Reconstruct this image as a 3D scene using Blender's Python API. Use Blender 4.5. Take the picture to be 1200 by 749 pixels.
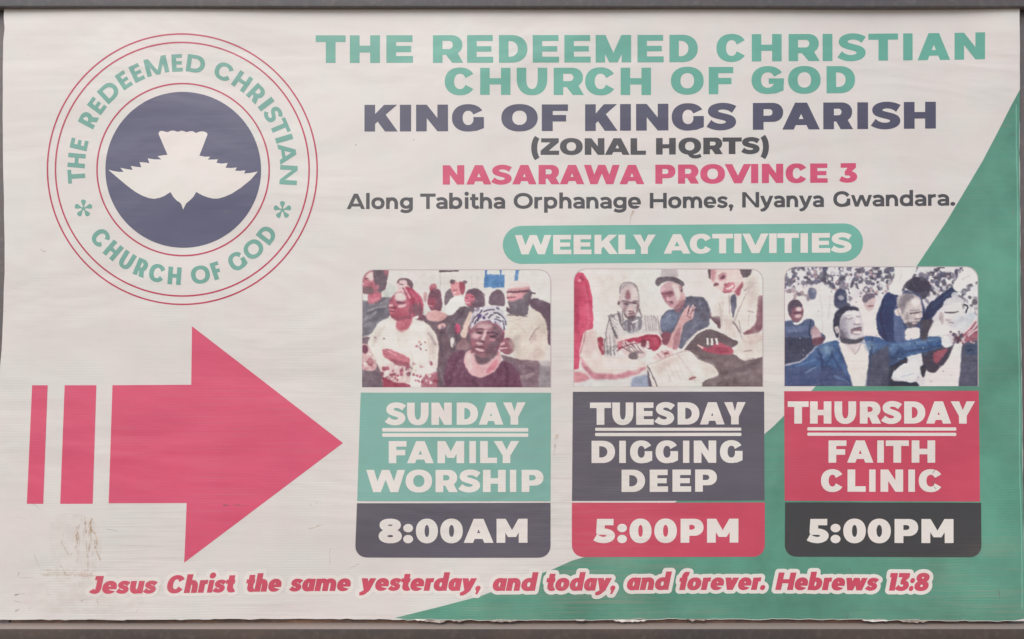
import bpy, math, random
import numpy as np
from mathutils.geometry import delaunay_2d_cdt
from mathutils import Vector

SC = bpy.context.scene
for _o in list(bpy.data.objects):
    bpy.data.objects.remove(_o, do_unlink=True)

# ------------------------------------------------------------------ camera
PXM = 0.002                 # metres per photo pixel on the plane of the banner
CX, CY = 600.0, 374.5       # picture centre in photo pixels
ZC = 1.60                   # height of the banner's centre above the ground
DIST = 1.75                 # camera to banner
cam_d = bpy.data.cameras.new('camera')
cam = bpy.data.objects.new('camera', cam_d)
SC.collection.objects.link(cam)
cam.location = (0, -DIST, ZC)
cam.rotation_euler = (math.radians(90), 0, 0)
cam_d.sensor_width = 36.0
cam_d.lens = 36.0 * DIST / (1200 * PXM)
cam_d.clip_start = 0.05
cam_d.clip_end = 2000
SC.camera = cam

# ------------------------------------------------------------------ light
SUN_EL, SUN_AZ = math.radians(46), math.radians(209)   # azimuth from +Y clockwise
w = bpy.data.worlds.new('World')
SC.world = w
w.use_nodes = True
nt = w.node_tree
bg = nt.nodes['Background']
sky = nt.nodes.new('ShaderNodeTexSky')
sky.sky_type = 'NISHITA'
sky.sun_disc = False
sky.sun_elevation = SUN_EL
sky.sun_rotation = SUN_AZ
sky.air_density = 1.0
sky.dust_density = 3.0
sky.ozone_density = 1.0
nt.links.new(sky.outputs[0], bg.inputs[0])
bg.inputs[1].default_value = 0.10

sd = bpy.data.lights.new('sun', 'SUN')
sd.energy = 1.7
sd.angle = math.radians(48)
sd.color = (1.0, 0.97, 0.945)
sun = bpy.data.objects.new('sun', sd)
SC.collection.objects.link(sun)
sdir = Vector((math.sin(SUN_AZ) * math.cos(SUN_EL), math.cos(SUN_AZ) * math.cos(SUN_EL), math.sin(SUN_EL)))
sun.rotation_euler = (-sdir).to_track_quat('-Z', 'Y').to_euler()

SC.view_settings.view_transform = 'Standard'
SC.view_settings.look = 'None'
SC.view_settings.gamma = 1.0
SC.view_settings.exposure = 0.22
SC.render.engine = 'CYCLES'
SC.cycles.max_bounces = 6

# ------------------------------------------------------------------ colour calibration
def lin(c):
    c = np.asarray(c, float) / 255.0
    return np.where(c <= 0.04045, c / 12.92, ((c + 0.055) / 1.055) ** 2.4)
# light that falls on the sheet and the veil its gloss adds, measured over the banner: used to turn a
# colour seen at one spot of the photograph into a base colour there that still holds leftover haze
LIGHT = np.array([0.862, 0.812, 0.790])
G_X = np.array([30, 215, 395, 660, 905, 1160.]); G_Y = np.array([60, 200, 375, 500, 640, 715.])
G_T = np.array([[[123,120,119],[126,124,122],[123,121,120],[103,102,103],[80,81,84],[73,74,77]],
                [[106,104,102],[107,105,103],[106,104,103],[93,92,92],[76,76,78],[70,70,72]],
                [[91,88,85],[88,86,83],[89,87,85],[81,80,79],[73,71,71],[65,64,65]],
                [[81,78,75],[81,78,75],[81,78,76],[74,71,69],[68,65,64],[63,61,60]],
                [[71,67,64],[71,67,65],[68,64,62],[65,62,60],[61,58,57],[59,57,56]],
                [[70,67,64],[69,65,63],[68,64,62],[63,60,58],[60,57,55],[58,55,54]]], float)
GS = 0.71
def gloss(px, py):
    i = int(np.clip(np.searchsorted(G_X, px) - 1, 0, 4)); j = int(np.clip(np.searchsorted(G_Y, py) - 1, 0, 4))
    u = float(np.clip((px - G_X[i]) / (G_X[i + 1] - G_X[i]), 0, 1)); v = float(np.clip((py - G_Y[j]) / (G_Y[j + 1] - G_Y[j]), 0, 1))
    return GS * lin(G_T[j, i] * (1 - u) * (1 - v) + G_T[j, i + 1] * u * (1 - v) + G_T[j + 1, i] * (1 - u) * v + G_T[j + 1, i + 1] * u * v)
PAPER = np.array([220, 212, 206.])
def ink(rgb, at=(600, 375), g=1.28):
    rgb = np.asarray(rgb, float); r = rgb / PAPER
    rgb = np.where(r < 1, PAPER * np.clip(r, 0, 1) ** g, rgb)      # the camera's sharpening lifts the inks in a close look
    b = (lin(rgb) - gloss(*at)) / LIGHT
    return np.clip(b, 0.012, 0.80)

# ------------------------------------------------------------------ geometry helpers
def bulge(x, z):
    """gentle slack of the tensioned vinyl, metres towards the camera (-Y)"""
    return (0.0022 * np.sin(2.1 * x + 0.6) * np.cos(2.6 * z + 0.4)
            + 0.0012 * np.sin(5.3 * x - 1.7 * z + 1.1)
            + 0.0008 * np.sin(9.1 * x + 4.3 * z)
            + 0.0030 * np.exp(-((z + 0.66) / 0.09) ** 2) * np.sin(7.0 * x + 1.0)
            + 0.0020 * np.exp(-((x - 1.17) / 0.07) ** 2) * (1 + 0.5 * np.sin(11 * z)))
LAYER = 0.00022
def world(px, py, layer=0.0):
    px = np.asarray(px, float); py = np.asarray(py, float)
    x = (px - CX) * PXM
    z = (CY - py) * PXM
    y = -bulge(x, z) - 0.004 - layer * LAYER
    return np.stack([x, y, z + ZC], -1)

def link(o, parent=None):
    SC.collection.objects.link(o)
    if parent is not None:
        o.parent = parent
        o.matrix_parent_inverse = parent.matrix_world.inverted()
    return o

def mesh_obj(name, verts, faces, mat, parent=None, smooth=False):
    me = bpy.data.meshes.new(name)
    me.from_pydata([tuple(v) for v in verts], [], faces)
    me.update()
    if mat is not None:
        me.materials.append(mat)
    if smooth:
        for p in me.polygons:
            p.use_smooth = True
    return link(bpy.data.objects.new(name, me), parent)

def area2(p):
    return sum(p[i][0] * p[(i + 1) % len(p)][1] - p[(i + 1) % len(p)][0] * p[i][1] for i in range(len(p)))

def boolean2d(ops, grid=None):
    """ops: list of (sign, polygon) painted in order -> (verts2d, triangles)"""
    vs, fs, es = [], [], []
    for s, p in ops:
        p = [tuple(map(float, q)) for q in p]
        if area2(p) < 0:
            p = p[::-1]
        k = len(vs)
        vs += [Vector(q) for q in p]
        fs.append(list(range(k, k + len(p))))
    if grid:
        xs = [v.x for v in vs]; ys = [v.y for v in vs]
        x0, x1, y0, y1 = min(xs), max(xs), min(ys), max(ys)
        gx = np.arange(math.floor(x0 / grid) * grid, x1 + grid, grid)
        gy = np.arange(math.floor(y0 / grid) * grid, y1 + grid, grid)
        for x in gx:
            if x0 < x < x1:
                k = len(vs); vs += [Vector((x, y0 - 1)), Vector((x, y1 + 1))]; es.append((k, k + 1))
        for y in gy:
            if y0 < y < y1:
                k = len(vs); vs += [Vector((x0 - 1, y)), Vector((x1 + 1, y))]; es.append((k, k + 1))
    r = delaunay_2d_cdt(vs, es, fs, 0, 1e-5)
    ov, of, orig = r[0], r[2], r[5]
    keep = [f for f, o in zip(of, orig) if o and ops[max(o)][0] > 0]
    used = sorted({i for f in keep for i in f})
    m = {i: j for j, i in enumerate(used)}
    return [(ov[i].x, ov[i].y) for i in used], [[m[i] for i in f] for f in keep]

class Print:
    """flat printed shapes collected into one mesh that lies on the banner"""
    def __init__(self):
        self.v, self.f = [], []
    def add(self, ops, grid=None, xf=None):
        v, f = boolean2d(ops, grid)
        if xf:
            v = [xf(*p) for p in v]
        k = len(self.v)
        self.v += v
        for t in f:
            a = area2([v[i] for i in t])
            t = [i + k for i in t]
            self.f.append(t if a < 0 else t[::-1])   # photo y runs down: this makes the face look at the camera
        return self
    def build(self, name, mat, layer, parent):
        p = np.array(self.v)
        return mesh_obj(name, world(p[:, 0], p[:, 1], layer), self.f, mat, parent, smooth=True)

def circle(cx, cy, r, n=96, ry=None):
    ry = ry or r
    return [(cx + r * math.cos(2 * math.pi * i / n), cy + ry * math.sin(2 * math.pi * i / n)) for i in range(n)]

def rounded(pts, radii, n=8):
    """polygon with its corners rounded"""
    out = []
    N = len(pts)
    for i, p in enumerate(pts):
        r = radii[i] if hasattr(radii, '__len__') else radii
        p = np.array(p, float); a = np.array(pts[i - 1], float); b = np.array(pts[(i + 1) % N], float)
        if r <= 0:
            out.append(tuple(p)); continue
        u = (a - p) / np.linalg.norm(a - p); v = (b - p) / np.linalg.norm(b - p)
        s, e = p + u * r, p + v * r
        for k in range(n + 1):
            t = k / n
            # circular-ish corner through a rational blend
            c = (1 - t) ** 2 * s + 2 * t * (1 - t) * 0.83 * p + t * t * e
            wgt = (1 - t) ** 2 + 2 * t * (1 - t) * 0.83 + t * t
            out.append(tuple(c / wgt))
    return out

def chaikin(p, it=2):
    p = np.array(p, float)
    for _ in range(it):
        q = np.roll(p, -1, 0)
        p = np.stack([0.75 * p + 0.25 * q, 0.25 * p + 0.75 * q], 1).reshape(-1, 2)
    return p

# ------------------------------------------------------------------ materials
def N(nt, t, **kw):
    n = nt.nodes.new(t)
    for k, v in kw.items():
        setattr(n, k, v)
    return n

def vinyl(name, rgb=None, at=(600, 375), base=None, attr=None, dirt=0.5, fade=0.06, alpha=False):
    """printed, sun-faded PVC banner: ink colour with leftover haze, blotchy fading, grime, ribbed weave, soft gloss"""
    m = bpy.data.materials.new(name)
    m.use_nodes = True
    nt = m.node_tree; L = nt.links
    b = nt.nodes['Principled BSDF']
    tc = N(nt, 'ShaderNodeTexCoord')
    geo = N(nt, 'ShaderNodeNewGeometry')
    P = geo.outputs['Position']
    if attr:
        a = N(nt, 'ShaderNodeAttribute'); a.attribute_name = attr
        col = a.outputs['Color']
    else:
        c = N(nt, 'ShaderNodeRGB')
        cc = ink(rgb, at) if base is None else base
        c.outputs[0].default_value = (*cc, 1)
        col = c.outputs[0]
    # blotchy fading of the ink
    n1 = N(nt, 'ShaderNodeTexNoise'); n1.inputs['Scale'].default_value = 5.0; n1.inputs['Detail'].default_value = 6
    n1.inputs['Roughness'].default_value = 0.6
    L.new(P, n1.inputs['Vector'])
    r1 = N(nt, 'ShaderNodeMapRange'); r1.inputs[1].default_value = 0.3; r1.inputs[2].default_value = 0.7
    r1.inputs[3].default_value = 1 - fade; r1.inputs[4].default_value = 1 + fade
    L.new(n1.outputs[0], r1.inputs[0])
    mul = N(nt, 'ShaderNodeVectorMath', operation='SCALE')
    L.new(col, mul.inputs[0]); L.new(r1.outputs[0], mul.inputs['Scale'])
    # warm / cool blotches
    n2 = N(nt, 'ShaderNodeTexNoise'); n2.inputs['Scale'].default_value = 9.0; n2.inputs['Detail'].default_value = 3
    mp = N(nt, 'ShaderNodeMapping'); mp.inputs['Location'].default_value = (3.1, 0, 7.7)
    L.new(P, mp.inputs[0]); L.new(mp.outputs[0], n2.inputs['Vector'])
    tint = N(nt, 'ShaderNodeMix', data_type='RGBA'); tint.inputs[6].default_value = (1.02, 0.985, 0.985, 1); tint.inputs[7].default_value = (0.99, 1.012, 1.0, 1)
    r2 = N(nt, 'ShaderNodeMapRange'); r2.inputs[1].default_value = 0.38; r2.inputs[2].default_value = 0.62
    L.new(n2.outputs[0], r2.inputs[0]); L.new(r2.outputs[0], tint.inputs[0])
    m2 = N(nt, 'ShaderNodeVectorMath', operation='MULTIPLY')
    L.new(mul.outputs[0], m2.inputs[0]); L.new(tint.outputs[2], m2.inputs[1])
    # horizontal streaks of dust caught in the ribs of the weave
    mp3 = N(nt, 'ShaderNodeMapping'); mp3.inputs['Scale'].default_value = (4.0, 4.0, 170.0)
    mp3.inputs['Rotation'].default_value = (0, math.radians(0.6), 0)
    L.new(P, mp3.inputs[0])
    n3 = N(nt, 'ShaderNodeTexNoise'); n3.inputs['Scale'].default_value = 1.0; n3.inputs['Detail'].default_value = 4; n3.inputs['Roughness'].default_value = 0.65
    L.new(mp3.outputs[0], n3.inputs['Vector'])
    mp4 = N(nt, 'ShaderNodeMapping'); mp4.inputs['Location'].default_value = (1.3, 0, -2.2)
    L.new(P, mp4.inputs[0])
    n4 = N(nt, 'ShaderNodeTexNoise'); n4.inputs['Scale'].default_value = 2.3; n4.inputs['Detail'].default_value = 2
    L.new(mp4.outputs[0], n4.inputs['Vector'])
    r4 = N(nt, 'ShaderNodeMapRange'); r4.inputs[1].default_value = 0.40; r4.inputs[2].default_value = 0.62
    L.new(n4.outputs[0], r4.inputs[0])
    # more grime towards the foot of the sheet, where splashes dry
    sep = N(nt, 'ShaderNodeSeparateXYZ'); L.new(P, sep.inputs[0])
    rz = N(nt, 'ShaderNodeMapRange'); rz.inputs[1].default_value = ZC + 0.35; rz.inputs[2].default_value = ZC - 0.72
    rz.inputs[3].default_value = 0.12; rz.inputs[4].default_value = 1.0
    L.new(sep.outputs[2], rz.inputs[0])
    gm = N(nt, 'ShaderNodeMath', operation='MULTIPLY'); L.new(r4.outputs[0], gm.inputs[0]); L.new(rz.outputs[0], gm.inputs[1])
    r3 = N(nt, 'ShaderNodeMapRange'); r3.inputs[1].default_value = 0.46; r3.inputs[2].default_value = 0.72
    L.new(n3.outputs[0], r3.inputs[0])
    gm2 = N(nt, 'ShaderNodeMath', operation='MULTIPLY'); L.new(gm.outputs[0], gm2.inputs[0]); L.new(r3.outputs[0], gm2.inputs[1])
    gm3 = N(nt, 'ShaderNodeMath', operation='MULTIPLY'); L.new(gm2.outputs[0], gm3.inputs[0]); gm3.inputs[1].default_value = dirt
    dm = N(nt, 'ShaderNodeMix', data_type='RGBA'); dm.inputs[7].default_value = (0.36, 0.29, 0.24, 1)
    L.new(gm3.outputs[0], dm.inputs[0]); L.new(m2.outputs[0], dm.inputs[6])
    # scattered fly specks
    n5 = N(nt, 'ShaderNodeTexVoronoi'); n5.inputs['Scale'].default_value = 26.0
    L.new(P, n5.inputs['Vector'])
    n5b = N(nt, 'ShaderNodeTexNoise'); n5b.inputs['Scale'].default_value = 11.0; L.new(P, n5b.inputs['Vector'])
    th = N(nt, 'ShaderNodeMapRange'); th.inputs[1].default_value = 0.55; th.inputs[2].default_value = 0.72
    th.inputs[3].default_value = 0.0; th.inputs[4].default_value = 0.085
    L.new(n5b.outputs[0], th.inputs[0])
    lt = N(nt, 'ShaderNodeMath', operation='LESS_THAN'); L.new(n5.outputs['Distance'], lt.inputs[0]); L.new(th.outputs[0], lt.inputs[1])
    lt2 = N(nt, 'ShaderNodeMath', operation='MULTIPLY'); L.new(lt.outputs[0], lt2.inputs[0]); lt2.inputs[1].default_value = 0.28
    sm = N(nt, 'ShaderNodeMix', data_type='RGBA'); sm.inputs[7].default_value = (0.16, 0.13, 0.12, 1)
    L.new(lt2.outputs[0], sm.inputs[0]); L.new(dm.outputs[2], sm.inputs[6])
    L.new(sm.outputs[2], b.inputs['Base Color'])
    # gloss
    b.inputs['Roughness'].default_value = 0.5
    b.inputs['IOR'].default_value = 1.50
    rr = N(nt, 'ShaderNodeMapRange'); rr.inputs[3].default_value = 0.40; rr.inputs[4].default_value = 0.58
    L.new(n1.outputs[0], rr.inputs[0]); L.new(rr.outputs[0], b.inputs['Roughness'])
    b.inputs['Specular IOR Level'].default_value = SPEC
    # relief: weave ribs, soft creases
    wv = N(nt, 'ShaderNodeTexWave', wave_type='BANDS', bands_direction='Z')
    wv.inputs['Scale'].default_value = 50.0; wv.inputs['Distortion'].default_value = 1.2; wv.inputs['Detail'].default_value = 2; wv.inputs['Detail Scale'].default_value = 0.12
    mpw = N(nt, 'ShaderNodeMapping'); mpw.inputs['Rotation'].default_value = (0, math.radians(0.7), 0)
    L.new(P, mpw.inputs[0]); L.new(mpw.outputs[0], wv.inputs['Vector'])
    wp = N(nt, 'ShaderNodeMapRange'); wp.inputs[1].default_value = 0.35; wp.inputs[2].default_value = 0.65; wp.inputs[3].default_value = 0.1
    L.new(n2.outputs[0], wp.inputs[0])
    wm = N(nt, 'ShaderNodeMath', operation='MULTIPLY'); L.new(rz.outputs[0], wm.inputs[0]); L.new(wp.outputs[0], wm.inputs[1])
    hw = N(nt, 'ShaderNodeMath', operation='MULTIPLY_ADD'); L.new(wv.outputs['Fac'], hw.inputs[0]); L.new(wm.outputs[0], hw.inputs[1]); L.new(n3.outputs[0], hw.inputs[2])
    bp = N(nt, 'ShaderNodeBump'); bp.inputs['Strength'].default_value = 0.18; bp.inputs['Distance'].default_value = 0.0007
    L.new(hw.outputs[0], bp.inputs['Height'])
    n6 = N(nt, 'ShaderNodeTexNoise'); n6.inputs['Scale'].default_value = 2.4; n6.inputs['Detail'].default_value = 3.5; n6.inputs['Distortion'].default_value = 0.6
    mp6 = N(nt, 'ShaderNodeMapping'); mp6.inputs['Scale'].default_value = (0.7, 1, 1.6)
    L.new(P, mp6.inputs[0]); L.new(mp6.outputs[0], n6.inputs['Vector'])
    bp2 = N(nt, 'ShaderNodeBump'); bp2.inputs['Strength'].default_value = 0.5; bp2.inputs['Distance'].default_value = 0.022
    L.new(n6.outputs[0], bp2.inputs['Height']); L.new(bp.outputs[0], bp2.inputs['Normal'])
    n8 = N(nt, 'ShaderNodeTexNoise'); n8.inputs['Scale'].default_value = 1.0; n8.inputs['Detail'].default_value = 2; n8.inputs['Distortion'].default_value = 0.8
    mp8 = N(nt, 'ShaderNodeMapping'); mp8.inputs['Scale'].default_value = (2.6, 1, 8.0); mp8.inputs['Rotation'].default_value = (0, math.radians(-4), 0)
    L.new(P, mp8.inputs[0]); L.new(mp8.outputs[0], n8.inputs['Vector'])
    h8 = N(nt, 'ShaderNodeMath', operation='MULTIPLY'); L.new(n8.outputs[0], h8.inputs[0])
    rz2 = N(nt, 'ShaderNodeMapRange'); rz2.inputs[1].default_value = ZC - 0.25; rz2.inputs[2].default_value = ZC - 0.70; rz2.inputs[3].default_value = 0.12
    L.new(sep.outputs[2], rz2.inputs[0]); L.new(rz2.outputs[0], h8.inputs[1])
    bp3 = N(nt, 'ShaderNodeBump'); bp3.inputs['Strength'].default_value = 0.4; bp3.inputs['Distance'].default_value = 0.006
    L.new(h8.outputs[0], bp3.inputs['Height']); L.new(bp2.outputs[0], bp3.inputs['Normal'])
    L.new(bp3.outputs[0], b.inputs['Normal'])
    if alpha:
        # broken stain: let the sheet show through its gaps
        n7 = N(nt, 'ShaderNodeTexNoise'); n7.inputs['Scale'].default_value = 60.0; n7.inputs['Detail'].default_value = 4
        L.new(P, n7.inputs['Vector'])
        r7 = N(nt, 'ShaderNodeMapRange'); r7.inputs[1].default_value = 0.35; r7.inputs[2].default_value = 0.7; r7.inputs[4].default_value = alpha
        L.new(n7.outputs[0], r7.inputs[0]); L.new(r7.outputs[0], b.inputs['Alpha'])
    return m
SPEC = 1.0

def metal(name, rgb, rust=(0.17, 0.10, 0.07), amount=0.5, rough=0.55, scale=14.0, dust=0.0, speck=0.15):
    m = bpy.data.materials.new(name); m.use_nodes = True
    nt = m.node_tree; L = nt.links; b = nt.nodes['Principled BSDF']
    geo = N(nt, 'ShaderNodeNewGeometry'); P = geo.outputs['Position']
    mp = N(nt, 'ShaderNodeMapping'); mp.inputs['Scale'].default_value = (0.35, 1, 1.0); L.new(P, mp.inputs[0])
    n = N(nt, 'ShaderNodeTexNoise'); n.inputs['Scale'].default_value = scale; n.inputs['Detail'].default_value = 8; n.inputs['Roughness'].default_value = 0.7
    L.new(mp.outputs[0], n.inputs['Vector'])
    r = N(nt, 'ShaderNodeMapRange'); r.inputs[1].default_value = 0.42; r.inputs[2].default_value = 0.68; r.inputs[4].default_value = amount
    L.new(n.outputs[0], r.inputs[0])
    mx = N(nt, 'ShaderNodeMix', data_type='RGBA'); mx.inputs[6].default_value = (*rgb, 1); mx.inputs[7].default_value = (*rust, 1)
    L.new(r.outputs[0], mx.inputs[0])
    n2 = N(nt, 'ShaderNodeTexNoise'); n2.inputs['Scale'].default_value = 70; n2.inputs['Detail'].default_value = 5; L.new(P, n2.inputs['Vector'])
    r2 = N(nt, 'ShaderNodeMapRange'); r2.inputs[1].default_value = 0.52; r2.inputs[2].default_value = 0.75; r2.inputs[4].default_value = speck
    L.new(n2.outputs[0], r2.inputs[0])
    mx2 = N(nt, 'ShaderNodeMix', data_type='RGBA'); mx2.inputs[7].default_value = (0.42, 0.37, 0.34, 1)
    L.new(r2.outputs[0], mx2.inputs[0]); L.new(mx.outputs[2], mx2.inputs[6])
    out = mx2.outputs[2]
    if dust:   # dust lies on faces that look up
        sn = N(nt, 'ShaderNodeSeparateXYZ'); L.new(geo.outputs['Normal'], sn.inputs[0])
        rd = N(nt, 'ShaderNodeMapRange'); rd.inputs[1].default_value = 0.3; rd.inputs[2].default_value = 0.95; rd.inputs[4].default_value = dust
        L.new(sn.outputs[2], rd.inputs[0])
        mx3 = N(nt, 'ShaderNodeMix', data_type='RGBA'); mx3.inputs[7].default_value = (0.33, 0.27, 0.24, 1)
        L.new(rd.outputs[0], mx3.inputs[0]); L.new(out, mx3.inputs[6]); out = mx3.outputs[2]
    L.new(out, b.inputs['Base Color'])
    b.inputs['Roughness'].default_value = rough
    bp = N(nt, 'ShaderNodeBump'); bp.inputs['Strength'].default_value = 0.3; bp.inputs['Distance'].default_value = 0.002
    L.new(n2.outputs[0], bp.inputs['Height']); L.new(bp.outputs[0], b.inputs['Normal'])
    return m
# ------------------------------------------------------------------ lettering
# Glyphs are drawn in a box: width W, cap height 1, y up; v / h = thickness of upright / level strokes.
def rect(x0, y0, x1, y1):
    return [(x0, y0), (x1, y0), (x1, y1), (x0, y1)]
def sup(cx, cy, rx, ry, e=2.2, n=56):
    out = []
    for i in range(n):
        t = 2 * math.pi * i / n
        c, s = math.cos(t), math.sin(t)
        out.append((cx + rx * math.copysign(abs(c) ** (2 / e), c), cy + ry * math.copysign(abs(s) ** (2 / e), s)))
    return out
def bez(p0, p1, p2, p3, n=14):
    out = []
    for i in range(n + 1):
        t = i / n; u = 1 - t
        out.append((u**3*p0[0] + 3*u*u*t*p1[0] + 3*u*t*t*p2[0] + t**3*p3[0], u**3*p0[1] + 3*u*u*t*p1[1] + 3*u*t*t*p2[1] + t**3*p3[1]))
    return out
K = 0.56
def qv(a, b):      # quarter curve that leaves a upright and reaches b level
    return bez(a, (a[0], a[1] + K * (b[1] - a[1])), (b[0] - K * (b[0] - a[0]), b[1]), b)
def qh(a, b):      # quarter curve that leaves a level and reaches b upright
    return bez(a, (a[0] + K * (b[0] - a[0]), a[1]), (b[0], b[1] - K * (b[1] - a[1])), b)
def path(*segs):
    out = []
    for s in segs:
        s = [s] if not isinstance(s, list) else s
        for p in s:
            if not out or abs(p[0] - out[-1][0]) + abs(p[1] - out[-1][1]) > 1e-6:
                out.append(p)
    return out
def hull(pts):
    pts = sorted(set((round(x, 5), round(y, 5)) for x, y in pts))
    def chain(ps):
        out = []
        for p in ps:
            while len(out) > 1 and (out[-1][0] - out[-2][0]) * (p[1] - out[-2][1]) - (out[-1][1] - out[-2][1]) * (p[0] - out[-2][0]) <= 1e-9:
                out.pop()
            out.append(p)
        return out
    a, b = chain(pts), chain(pts[::-1])
    return a[:-1] + b[:-1]
def stroke(p, v, h):
    """pen with an elliptical nib swept along p: one quad per step"""
    p = np.array(p, float)
    d = np.gradient(p, axis=0)
    d /= np.linalg.norm(d, axis=1)[:, None] + 1e-12
    n = np.stack([-d[:, 1], d[:, 0]], 1)
    k = np.sqrt((n[:, 0] * v / 2) ** 2 + (n[:, 1] * h / 2) ** 2)
    A, B = p + n * k[:, None], p - n * k[:, None]
    ops = []
    for i in range(len(p) - 1):
        q = hull([tuple(A[i]), tuple(A[i + 1]), tuple(B[i + 1]), tuple(B[i])])
        if len(q) > 2 and abs(area2(q)) > 1e-5:
            ops.append((1, q))
    return ops
def para(xt, xb, d, y1=1.0, y0=0.0):
    return [(xb, y0), (xb + d, y0), (xt + d, y1), (xt, y1)]
OS = 0.014
def ring(W, v, h, y0=0.0, y1=1.0, e=2.2, x0=0.0, fill=True):
    cx, cy, rx, ry = x0 + W / 2, (y0 + y1) / 2, W / 2, (y1 - y0) / 2 + OS
    return [(1, sup(cx, cy, rx, ry, e)), (-1, sup(cx, cy, max(rx - v, .03), max(ry - h, .03), e))]
def dshape(W, y0, y1, rx, n=24, x0=0.0):
    cy, ry = (y0 + y1) / 2, (y1 - y0) / 2
    pts = [(x0, y0)]
    for i in range(n + 1):
        t = -math.pi / 2 + math.pi * i / n
        c, s = math.cos(t), math.sin(t)
        pts.append((W - rx + rx * c ** (2 / 2.15) if c > 1e-9 else W - rx, cy + ry * math.copysign(abs(s) ** (2 / 2.15), s)))
    pts.append((x0, y1))
    return pts
def arch(W, v, h, y0, y1, flip=False, x0=0.0):
    """U (or n when flipped) as ops"""
    def half(xa, xb, ytop, yend, r):
        cx, rx = (xa + xb) / 2, (xb - xa) / 2
        pts = [(xa, ytop)]
        for i in range(25):
            t = math.pi + math.pi * i / 24
            c, s = math.cos(t), math.sin(t)
            pts.append((cx + rx * math.copysign(abs(c) ** (2 / 2.3), c), yend + r + r * math.copysign(abs(s) ** (2 / 2.3), s)))
        pts.append((xb, ytop))
        return pts
    H = y1 - y0
    r = min(.62 * H, .62 * W)
    o = half(x0, x0 + W, H, -OS, r)
    i_ = half(x0 + v, x0 + W - v, H + .1, h - OS, max(r - h, .05))
    if flip:
        o = [(x, y0 + H - y) for x, y in o]; i_ = [(x, y0 + H - y) for x, y in i_]
    else:
        o = [(x, y0 + y) for x, y in o]; i_ = [(x, y0 + y) for x, y in i_]
    return [(1, o), (-1, i_)]
def spath(W, v, h, y0=0.0, y1=1.0):
    H = y1 - y0
    xl, xr = v * .52, W - v * .5
    m = y0 + H * .5
    yu, yl = (m + y1 - h / 2) / 2 + .015 * H, (m + y0 + h / 2) / 2 - .01 * H
    top, bot = (W * .53, y1 - h / 2 + OS), (W * .47, y0 + h / 2 - OS)
    t0 = (W * .93, y1 - h * .5 - .115 * H)
    b0 = (W * .06, y0 + h * .5 + .13 * H)
    return path(bez(t0, (W * .82, y1 - h * .5 - .03 * H), (W * .68, top[1]), top), qh(top, (xl + .02 * W, yu)),
                bez((xl + .02 * W, yu), (xl + .02 * W, m - .03 * H), (xr, m + .05 * H), (xr, yl), 20), qv((xr, yl), bot),
                bez(bot, (W * .30, bot[1]), (W * .16, y0 + h * .5 + .05 * H), b0))

def cutC(W, v, h, y0=0., y1=1., a=.80, b=.63):
    H = y1 - y0; cx = W / 2; cy = (y0 + y1) / 2
    A = np.array([.97 * W, y0 + a * H]); B = np.array([W - 1.0 * v if W - v > cx + .02 else cx + .02, y0 + b * H])
    A2 = A + (A - B) * .6
    yb = min(B[1], y1 - h - .03)
    return A, B, A2, yb, cx, cy

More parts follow.
